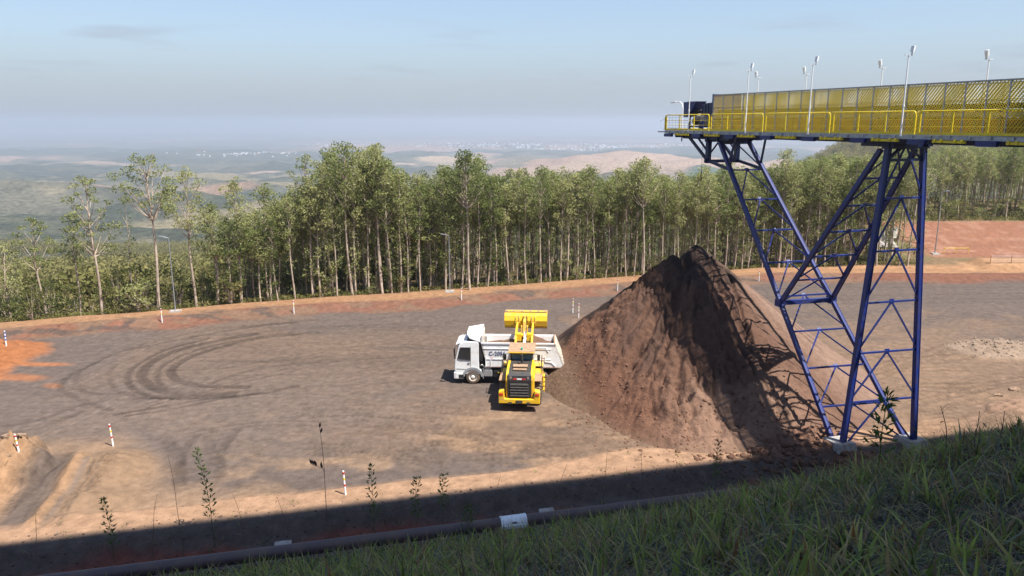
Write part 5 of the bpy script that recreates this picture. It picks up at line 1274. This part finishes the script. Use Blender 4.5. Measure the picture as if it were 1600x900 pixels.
# white sheets over a heap, seen through the tower
x, y = P(1387, 406); y += 2.2
t = thing('covered_heap', 'white plastic sheets thrown over a heap behind the tower', 'covered heap', (x, y, gz(x, y)))
mb = MB(); g = 14; vs = []
for j in range(g+1):
    for i in range(g+1):
        a, b_ = i/g*2-1, j/g*2-1; vs.append((a*1.9, b_*1.3, 1.35*max(0, 1-a*a)**.6*max(0, 1-b_*b_)**.6*(.8+.4*math.sin(a*5+b_*3))))
mb.add(vs, [(j*(g+1)+i, j*(g+1)+i+1, (j+1)*(g+1)+i+1, (j+1)*(g+1)+i) for j in range(g) for i in range(g)], False); mb.build('sheet', M['concrete'], t)
mb = MB(); mb.prism([(-.1, .6), (2.3, 1.2), (2.5, 2.9), (.5, 2.3)], .5, .56, 'y'); mb.build('board', M['white'], t)
for px, py, s in ((22, 730, .32), (40, 722, .28), (8, 748, .38), (1585, 610, .35), (1560, 618, .3), (430, 486, .2), (885, 610, .2)):
    x, y = P(px, py); z = surf(x, y); rd = random.Random(px); px = {22: 20, 40: 38}.get(px, px); mb = MB(); mb.add([(v[0]*s*rd.uniform(.7, 1.4)*1.5, v[1]*s*rd.uniform(.7, 1.3), v[2]*s*rd.uniform(.5, .9)) for v in ico], icf)
    o = mb.build('rock', pbr('brown_rock_%d' % px, (.26, .17, .11), (.12, .08, .05), .95, 0, 3, .8, 10)); o.location = (x, y, z); md = o.modifiers.new('s', 'SUBSURF'); md.levels = 2; md.render_levels = 2; md.subdivision_type = 'SIMPLE'
    tx_ = bpy.data.textures.new('rock%d' % px, 'CLOUDS'); tx_.noise_scale = .3; dm = o.modifiers.new('d', 'DISPLACE'); dm.texture = tx_; dm.strength = .35*s
    tag(o, {20: 'broken brown clod on the crest of the mound at the left edge', 38: 'brown clod at the tip of the left edge mound below the post', 8: 'large brown clod at the foot of the left edge mound', 1585: 'dark earth lump on the churned patch at the right edge', 1560: 'small earth lump left of the dark one at the right edge', 430: 'small lone stone on the red rim below the plantation', 885: 'small stone on the ground beneath the truck tail'}[px], 'clod')

# ================================================================ pipeline along the foot of the bank
QD = Vector((.970, .243, 0)); QN = Vector((-.243, .970, 0))
def qp(a, q, z): v = QD*a+QN*q; return Vector((v.x, v.y, z))
pipe = thing('pipeline', 'long purple brown pipeline lying along the foot of the grassy bank', 'pipeline', qp(0, 35.15, .3))
def along(mbf, name, mat, **k): mb = MB(); mbf(mb); return mb.build(name, M[mat], pipe, world=True, **k)
A0 = -34; A1 = 60
for i in range(8):
    a = A0+i*12; mb = MB(); mb.tube(qp(a, 35.0, .36), qp(a+11.97, 35.0, .36), .32, 20); mb.build('pipe_length', M['pipe'], pipe, world=True)
    mb = MB(); mb.tube(qp(a-.05, 35.0, .36), qp(a+.05, 35.0, .36), .335, 20); mb.build('joint', M['pipe'], pipe, world=True)
mb = MB(); mb.tube(qp(A0, 34.35, .22), qp(A1, 34.35, .22), .13, 12); mb.build('small_pipe', M['pipedark'], pipe, world=True)
ax_, ay_ = P(802, 810, .6); a_s = ax_*.970+ay_*.243
mb = MB(); mb.tube(qp(a_s-.68, 35.0, .36), qp(a_s+.68, 35.0, .36), .37, 24)
for k in (-.66, .60, .66): mb.tube(qp(a_s+k-.02, 35.0, .36), qp(a_s+k+.02, 35.0, .36), .39, 24)
mb.bar(qp(a_s-.66, 34.60, .25), qp(a_s+.7, 34.60, .25), .05, .3); mb.build('white_sleeve', M['sleeve'], pipe, world=True)
mb = MB(); mb.bar(qp(a_s-.12, 34.66, .52), qp(a_s+.12, 34.66, .52), .05, .05); mb.build('clamp', M['darksteel'], pipe, world=True)
for a in (a_s+2.0, a_s-11.4): mb = MB(); mb.box(tuple(qp(a, 35.45, .22)), (.8, .8, .5), Matrix.Rotation(math.atan2(.243, .970), 3, 'Z')); mb.build('concrete_saddle', M['concrete'], pipe, world=True, bevel=.03)

# ================================================================ grass of the bank
def blades(N, roots, L, W, az, lean, curl, cols, name, seg=3):
    """curved tapering blades; roots (N,3)"""
    d = np.stack([np.cos(az), np.sin(az), np.zeros(N)], 1); sd_ = np.stack([-np.sin(az), np.cos(az), np.zeros(N)], 1)
    V = []; C = []
    for i in range(seg+1):
        t = i/seg; th_ = lean+curl*t*.5
        cpos = roots+d*(L*t*np.sin(th_))[:, None]+np.array([0, 0, 1.])*(L*t*np.cos(th_))[:, None]
        w = W*(1-t**1.6)*.5*(.7+.6*math.sin(math.pi*min(t+.15, 1)))+.0006
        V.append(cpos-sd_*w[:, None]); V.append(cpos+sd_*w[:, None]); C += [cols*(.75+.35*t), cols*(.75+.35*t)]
    V = np.stack(V, 1); C = np.stack(C, 1); k = 2*(seg+1); b = np.arange(N)[:, None]*k
    Fq = np.concatenate([b+np.array([[2*i, 2*i+1, 2*i+3, 2*i+2]]) for i in range(seg)])
    return V.reshape(-1, 3), Fq, C.reshape(-1, 3)
GC = np.array([(.25, .33, .055), (.36, .41, .09), (.10, .14, .035), (.38, .34, .11), (.46, .34, .17), (.26, .19, .12), (.28, .12, .04), (.20, .23, .17), (.10, .11, .09)])
def sow(N, fn, lmin, lmax, wk, leanm, curlm, pal, clump=.0, seed=0):
    rg = np.random.default_rng(seed); x, y = fn(N, rg)
    if clump: 
        m = N//14; ix = rg.integers(0, m, N); x = x[ix]+rg.normal(0, clump, N); y = y[ix]+rg.normal(0, clump, N)
    z = ground(x, y)-.02; L = lmin+(lmax-lmin)*rg.random(N)**1.6; W = wk*(.6+.8*rg.random(N))*(.5+L)
    c = GC[rg.choice(len(GC), N, p=pal)]*rg.uniform(.45, 1.05, (N, 1))
    if clump: pass
    return blades(N, np.stack([x, y, z], 1), L, W, rg.uniform(0, 6.283, N), np.abs(rg.normal(leanm, .28, N)), rg.normal(curlm, .5, N), c, '')
def near(N, rg):
    Y = 4+13.5*rg.random(N)**.75; X = (rg.random(N)*2-1)*(Y*.74+3.5); return X, Y
def wide(N, rg):
    X = rg.uniform(-26, 30, N); q = rg.uniform(-3, 20, N); return X, (q+.243*X)/.97
def crest(N, rg):
    X = rg.uniform(-13, 16, N); q = rg.normal(14.3, 1.6, N); return X, (q+.243*X)/.97
def lower(N, rg):
    X = rg.uniform(-27, 34, N); q = 33.6-18*rg.random(N)**1.2; return X, (q+.243*X)/.97
def ditch_(N, rg):
    X = rg.uniform(-26, 33, N); q = rg.normal(37.4, 1.2, N)+ (X < 0)*.3; return X, (q+.243*X)/.97
def norm(a): a = np.array(a, float); return a/a.sum()
batches = [sow(75000, near, .10, .42, .024, 1.05, 1.0, norm([1.5, 1.5, 3, 1.5, 2.5, 3.5, .4, 4, 4]), 0, 1),      # matted turf
           sow(13000, near, .25, .85, .033, .4, .9, norm([4, 4, 1, 2.5, 1.5, .8, .6, 1, .2]), .07, 2),        # standing tufts
           sow(4500, crest, .2, .7, .044, .4, .9, norm([4, 4, 1, 3, 2, 1, .7, 1, 0]), .09, 3),
           sow(26000, lower, .25, .95, .034, .5, .9, norm([4, 3, 2, 2.5, 1.5, 1.5, .3, 1, 1]), .14, 4),
           sow(2400, ditch_, .10, .4, .02, .5, .8, norm([1, 1, 2, 2, 2, 2, 0, 1, 1]), .12, 5),
           sow(30000, wide, .12, .6, .030, .8, .9, norm([3, 3, 3, 2, 2, 2.5, .4, 3, 3]), .05, 8),
           sow(13000, near, .3, 1.0, .010, .8, 1.0, norm([0, 0, 1, 1, 3, 4, 1, 1, 2]), .1, 6)]               # dry thin stems
off = 0; VV, FF, CC = [], [], []
for v, f, c in batches: VV.append(v); FF.append(f+off); CC.append(c); off += len(v)
me = mesh_np('bank_grass', np.concatenate(VV), np.concatenate(FF)); 
CCc = np.clip(np.concatenate(CC), .005, .6)
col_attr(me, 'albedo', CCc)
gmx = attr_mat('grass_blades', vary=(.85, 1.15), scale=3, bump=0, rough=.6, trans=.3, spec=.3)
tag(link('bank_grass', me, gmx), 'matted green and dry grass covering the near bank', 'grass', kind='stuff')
# broad leaved shoots standing out of the grass
def at_px(px, py):   # point of the bank seen at a photo position
    a = PITCH+math.atan((py-450)/F)
    for k in range(40, 700):
        Y = k*.06
        t_ = Y*math.cos(PITCH)+Y*math.tan(a)*math.sin(PITCH); X = (px-800)/F*t_
        if CAMH-Y*math.tan(a) <= gz(X, Y): return X, Y, gz(X, Y)
    return X, Y, gz(X, Y)
def shoot(px, py, n, L, label, cols=0):
    x, y, z = at_px(px, py); rg = np.random.default_rng(int(px)); 
    az_ = rg.uniform(0, 6.28, n); v, f, c = blades(n, np.tile([0, 0, 0.], (n, 1))+rg.normal(0, .03, (n, 3))*[1, 1, 0], L*rg.uniform(.6, 1.1, n), np.full(n, .06)*rg.uniform(.6, 1.2, n), az_, np.abs(rg.normal(.35, .25, n)), rg.uniform(.2, 1.1, n), (GC[[0, 1, 3]][rg.integers(0, 3, n)] if cols == 0 else GC[[3, 4, 6]][rg.integers(0, 3, n)])*1.15, '', 5)
    me = mesh_np('grass_shoot', v, f); col_attr(me, 'albedo', np.clip(c, 0, .6)); o = link('grass_shoot', me, gmx); o.location = (x, y, z-.02)
    tag(o, label, 'grass shoot')
for px, py, n, L, lb, c in [(1085, 880, 14, .5, 'bright green broad leaved shoot low in the middle right of the bank', 0), (830, 790+70, 9, .55, 'pale green upright shoot just right below the white sleeve', 0),
                            (1500, 885, 12, .55, 'light green shoot at the bottom right corner', 0), (1540, 790, 9, .6, 'tall pale shoot rising near the right edge', 0), (1010, 800, 9, .6, 'upright shoot on the crest in front of the pipe, right of centre', 0),
                            (980+180, 800, 7, .5, 'yellow green shoot on the crest left of the tower feet', 1), (700, 850, 9, .45, 'green and rusty shoot at the bottom centre', 0), (1330, 860, 8, .55, 'yellowing shoot below the tower feet', 1), (1445, 770, 8, .6, 'rusty tipped shoot right of the upright leg foot', 1), (1250, 880, 8, .5, 'dry brown shoot in the dark turf', 1)]:
    shoot(px, py, n, L, lb, c)
# tall weeds that rise against the yard
def weed(px, base, top, label, kind, seed, lean=0, gy=0):
    x, y, z = at_px(px, base)
    t_ = y*math.cos(PITCH)+(CAMH-z)*math.sin(PITCH); h = (CAMH-y*math.tan(PITCH+math.atan((top-450)/F)))-z
    rd = random.Random(seed); t = thing('weed', label, 'weed', (x, y, z-.03))
    def ax(f): return Vector((lean*h*f*f+.02*math.sin(f*9+seed), .02*math.cos(f*7+seed), h*f))
    mb = MB(); mb.path([ax(i/8) for i in range(9)], .022 if kind == 'pods' else .015, 6, .010 if kind == 'pods' else .006)
    L_, fcs = [], []
    lv = MB()
    def leaf(p, d, L, W):
        d = d.normalized(); s = d.cross(Vector((rd.uniform(-1, 1), rd.uniform(-1, 1), 1))).normalized()
        m1 = p+d*L*.35; m2 = p+d*L*.7; up = d.cross(s)*.0
        lv.add([p, m1+s*W*.5, m2+s*W*.38, p+d*L+Vector((0, 0, -L*.12)), m2-s*W*.38, m1-s*W*.5], [(0, 1, 5), (1, 2, 4, 5), (2, 3, 4)])
    if kind == 'leafy':
        n = int(9+h*10)
        for i in range(n):
            f = .25+.75*i/n; p = ax(f); a = i*2.4+rd.uniform(-.4, .4); bl = rd.uniform(.10, .34)*(1.35-f*.8); d = Vector((math.cos(a), math.sin(a), .9)).normalized()
            q = p+d*bl; mb.tube(p, q, .003, 4, .002)
            for k in range(rd.randint(3, 5)): leaf(q if k else p+d*bl*.6, Vector((math.cos(a+rd.uniform(-.9, .9)), math.sin(a+rd.uniform(-.9, .9)), rd.uniform(.1, 1.4))), rd.uniform(.15, .26), .052)
        for k in range(7): leaf(ax(1), Vector((rd.uniform(-1, 1), rd.uniform(-1, 1), rd.uniform(.3, 1.6))), .24, .045)
        mb.build('stem', M['weed'], t); lv.build('leaves', M['weed'], t)
    elif kind == 'pods':
        br = [(.66, -1, .50, .20), (.62, 1, .10, .12)] if True else []
        def podat(p, d, L=.085):
            pod = MB(); d = d.normalized(); pod.lathe([(.001, 0), (.010, .02), (.014, .045), (.008, .07), (.001, L)], (0, 0, 0), 'z', 8); 
            Q_ = d.to_track_quat('Z', 'Y').to_matrix(); m_ = 5*8
            base_ = len(pod.v)-m_-16
            for ii in range(base_, len(pod.v)): pod.v[ii] = tuple((Q_ @ Vector(pod.v[ii])*3.6)+p)
            pod.build('seed_pod', M['pod'], t)
        p0 = ax(.66); pts_ = [p0, p0+Vector((-.10, 0, .14)), p0+Vector((-.36, .02, .24)), p0+Vector((-.60, 0, .34))]
        mb.path(pts_, .014, 5, .008)
        for q in (pts_[1]+Vector((.02, 0, .0)), pts_[2], pts_[2]*.4+pts_[3]*.6, pts_[3], pts_[2]*.8+pts_[3]*.2): podat(q, Vector((-.25, 0, 1)))
        podat(ax(1), Vector((.1, 0, 1))); podat(ax(.96), Vector((.35, 0, 1))); podat(pts_[1]+Vector((-.05, 0, .04)), Vector((.1, 0, 1)))
        mb.path([ax(.80), ax(.86)+Vector((.04, 0, .03)), ax(.93)+Vector((.02, 0, 0))], .004, 5, .002)
        mb.build('stem', M['dry'], t)
    else:
        for i in range(5):
            f = rd.uniform(.45, .95); p = ax(f); a = rd.uniform(0, 6.28); q = p+Vector((math.cos(a)*.22, math.sin(a)*.1, .14)); mb.path([p, (p+q)/2+Vector((0, 0, .05)), q], .004, 5, .002)
            if rd.random() < .7: leaf(q, Vector((math.cos(a), math.sin(a)*.5, -.4)), .14, .03)
        mb.build('stem', M['dry'], t); 
        if lv.v: lv.build('dry_leaves', M['dry'], t)
weed(515, 862, 668, 'tall dry weed with dark seed pods on two arms, left of the near marker post', 'pods', 1, -.02)
weed(180, 880, 780, 'leafy green weed at the lower left over the shaded strip', 'leafy', 2, -.06)
weed(336, 855, 702, 'tallest leafy weed with spaced leaflets, between the lower left weed and the podded one', 'leafy', 3, -.09)
weed(585, 838, 728, 'leafy weed with upright tufts right of the near marker post', 'leafy', 4, 0)
weed(650, 832, 748, 'bushy leafy weed close right of the tufted one', 'leafy', 5, .03)
weed(692, 815, 742, 'small leafy weed left of the white sleeve', 'leafy', 6, .02)
weed(287, 870, 712, 'thin dry bent stalk left of the tallest leafy weed', 'dry', 7, -.05)
weed(385, 868, 770, 'dry forked twig at the foot of the tallest leafy weed', 'dry', 8, -.12)
weed(942, 812, 700, 'dry stalk above the pipe right of the sleeve', 'dry', 9, .04)
weed(1003, 790, 702, 'dry stalk with hanging husks over the windrow', 'dry', 10, -.05)
weed(1117, 772, 690, 'small feathery weed left of the tower feet', 'leafy', 11, 0)
weed(1370, 745, 618, 'slim leafy weed seen between the two tower feet', 'leafy', 12, .02)
weed(1205, 765, 712, 'low dry weed before the dark foot of the ore pile', 'dry', 13, .05)
weed(1520, 710, 640, 'thin dry weed against the churned ground at the right', 'dry', 14, .03)
weed(1478, 720, 632, 'dry twig leaning left, right of the upright leg', 'dry', 15, -.2)
weed(60, 890, 800, 'short dry twig at the far lower left', 'dry', 21, .1)
weed(455, 868, 775, 'dry leaning stalk just left of the podded weed', 'dry', 22, -.15)
weed(770, 835, 742, 'thin dry stalk rising left of the white sleeve', 'dry', 23, .12)
weed(865, 822, 725, 'dry stalk leaning right beside the concrete block by the pipe', 'dry', 24, .18)
weed(1060, 790, 715, 'small dry stalk over the end of the sandy windrow', 'dry', 25, -.1)
weed(1290, 765, 690, 'dry stalk just left of the front tower foot', 'dry', 26, .06)
weed(1560, 705, 640, 'dry forked stalk at the right picture edge over the churned earth', 'dry', 27, .02)
weed(730, 845, 790, 'low leafy weed under the windrow shadow left of the sleeve', 'leafy', 28, .05)
weed(240, 885, 770, 'curling dry vine stalk between the two left leafy weeds', 'dry', 16, .15)
# ================================================================ added shade screen: unseen sheet on columns, put overhead to darken the bank
HR = 75.0
can = thing('shade_screen', 'added unseen screen high above the viewpoint, put up to shade the bank', 'shade screen', (0, -20, 18.8))
dxh = -SX*HR
def rp(a, q, z): v = qp(a, q, z); return v+Vector((dxh, -SY*HR, 0))
mb = MB(); vs = []
for q in (38.95, 2.5):
    for a in (-34, 46): vs += [rp(a, q, HR), rp(a, q, HR+.5)]
mb.add(vs, [(0, 2, 6, 4), (1, 5, 7, 3), (0, 1, 3, 2), (4, 6, 7, 5), (0, 4, 5, 1), (2, 3, 7, 6)]); mb.build('screen_sheet', M['galv'], can, world=True)
mb = MB()
for a in (-32, 44):
    b_ = rp(a, 4, 0); c_ = rp(a, 4, HR); mb.bar(Vector((b_.x, b_.y, 10)), c_, 1.2, 1.2); mb.bar(Vector((b_.x, b_.y, 40)), rp(a, 18, HR-.5), .7, .7)
mb.build('columns', M['navy'], can, world=True)
# ================================================================ light, sky, air, camera

el = math.atan2(1, math.hypot(SX, SY))
sd = bpy.data.lights.new('sun', 'SUN'); sd.energy = 5.0; sd.angle = R(.53); sd.color = (1, .955, .89)
so = bpy.data.objects.new('sun', sd); COL.objects.link(so)
so.rotation_euler = Vector((SX, SY, -1)).to_track_quat('-Z', 'Y').to_euler()
so.location = (30, 10, 60)
HAZC = (2.2, 2.52, 3.02, 1)
w = bpy.data.worlds.new('World'); scene.world = w; w.use_nodes = True
nt = w.node_tree; bg = nt.nodes['Background']
sky = nt.nodes.new('ShaderNodeTexSky'); sky.sky_type = 'NISHITA'; sky.sun_disc = False
sky.sun_elevation = el; sky.sun_rotation = math.atan2(-SX, -SY)
sky.altitude = 900; sky.air_density = 1.0; sky.dust_density = 1.2; sky.ozone_density = 1.5
# faint low clouds
tc = nt.nodes.new('ShaderNodeTexCoord'); mp = nt.nodes.new('ShaderNodeMapping'); mp.inputs['Scale'].default_value = (6, 6, 42); nt.links.new(tc.outputs['Generated'], mp.inputs[0])
cn = nt.nodes.new('ShaderNodeTexNoise'); cn.inputs['Scale'].default_value = 1.0; cn.inputs['Detail'].default_value = 7; nt.links.new(mp.outputs[0], cn.inputs[0])
cr = nt.nodes.new('ShaderNodeMapRange'); cr.inputs[1].default_value = .56; cr.inputs[2].default_value = .72; cr.inputs[3].default_value = 0; cr.inputs[4].default_value = .45; nt.links.new(cn.outputs['Fac'], cr.inputs[0])
sp = nt.nodes.new('ShaderNodeSeparateXYZ'); nt.links.new(tc.outputs['Generated'], sp.inputs[0])
zr = nt.nodes.new('ShaderNodeValToRGB'); nt.links.new(sp.outputs['Z'], zr.inputs[0])
e = zr.color_ramp.elements; e[0].position = .02; e[0].color = (0, 0, 0, 1); e[1].position = .05; e[1].color = (1, 1, 1, 1)
for p, v in ((.09, 1), (.13, .0)):
    k = e.new(p); k.color = (v, v, v, 1)
mu = nt.nodes.new('ShaderNodeMath'); mu.operation = 'MULTIPLY'; nt.links.new(cr.outputs[0], mu.inputs[0]); nt.links.new(zr.outputs[0], mu.inputs[1])
mx = nt.nodes.new('ShaderNodeMix'); mx.data_type = 'RGBA'; nt.links.new(mu.outputs[0], mx.inputs[0]); nt.links.new(sky.outputs[0], mx.inputs[6]); mx.inputs[7].default_value = (2.3, 2.3, 2.7, 1)
hr = nt.nodes.new('ShaderNodeValToRGB'); nt.links.new(sp.outputs['Z'], hr.inputs[0]); e = hr.color_ramp.elements
e[0].position = 0; e[0].color = (.94,)*3+(1,); e[1].position = .05; e[1].color = (.75,)*3+(1,)
for p, v in ((.10, .45), (.2, .15), (.4, 0)): k = e.new(p); k.color = (v, v, v, 1)
hx = nt.nodes.new('ShaderNodeMix'); hx.data_type = 'RGBA'; nt.links.new(hr.outputs[0], hx.inputs[0]); nt.links.new(mx.outputs[2], hx.inputs[6]); hx.inputs[7].default_value = HAZC
nt.links.new(hx.outputs[2], bg.inputs[0]); bg.inputs[1].default_value = .092
# haze
hz = MB(); hz.b3(-50000, 50000, -50000, 50000, -330, 82)
ho = hz.build('haze', None); tag(ho, kind='stuff')
hm = bpy.data.materials.new('haze'); hm.use_nodes = True; nt = hm.node_tree; nt.nodes.clear()
out = nt.nodes.new('ShaderNodeOutputMaterial'); pv = nt.nodes.new('ShaderNodeVolumePrincipled')
pv.inputs['Color'].default_value = (.585, .655, .765, 1); pv.inputs['Density'].default_value = 1.8e-4; pv.inputs['Anisotropy'].default_value = .2
nt.links.new(pv.outputs[0], out.inputs['Volume']); ho.data.materials.append(hm)
if NOHAZE: bpy.data.objects.remove(ho)
cd = bpy.data.cameras.new('camera'); co = bpy.data.objects.new('camera', cd); COL.objects.link(co); scene.camera = co
co.location = (0, 0, CAMH); co.rotation_euler = (math.pi/2-PITCH, 0, 0)
cd.sensor_width = 36; cd.sensor_fit = 'HORIZONTAL'; cd.lens = 36*F/1600; cd.clip_start = .1; cd.clip_end = 200000
vs = scene.view_settings; vs.view_transform = 'Standard'; vs.look = 'None'; vs.gamma = 1; vs.exposure = 1.0; vs.use_curve_mapping = False
scene.cycles.volume_bounces = 1; scene.cycles.max_bounces = 6
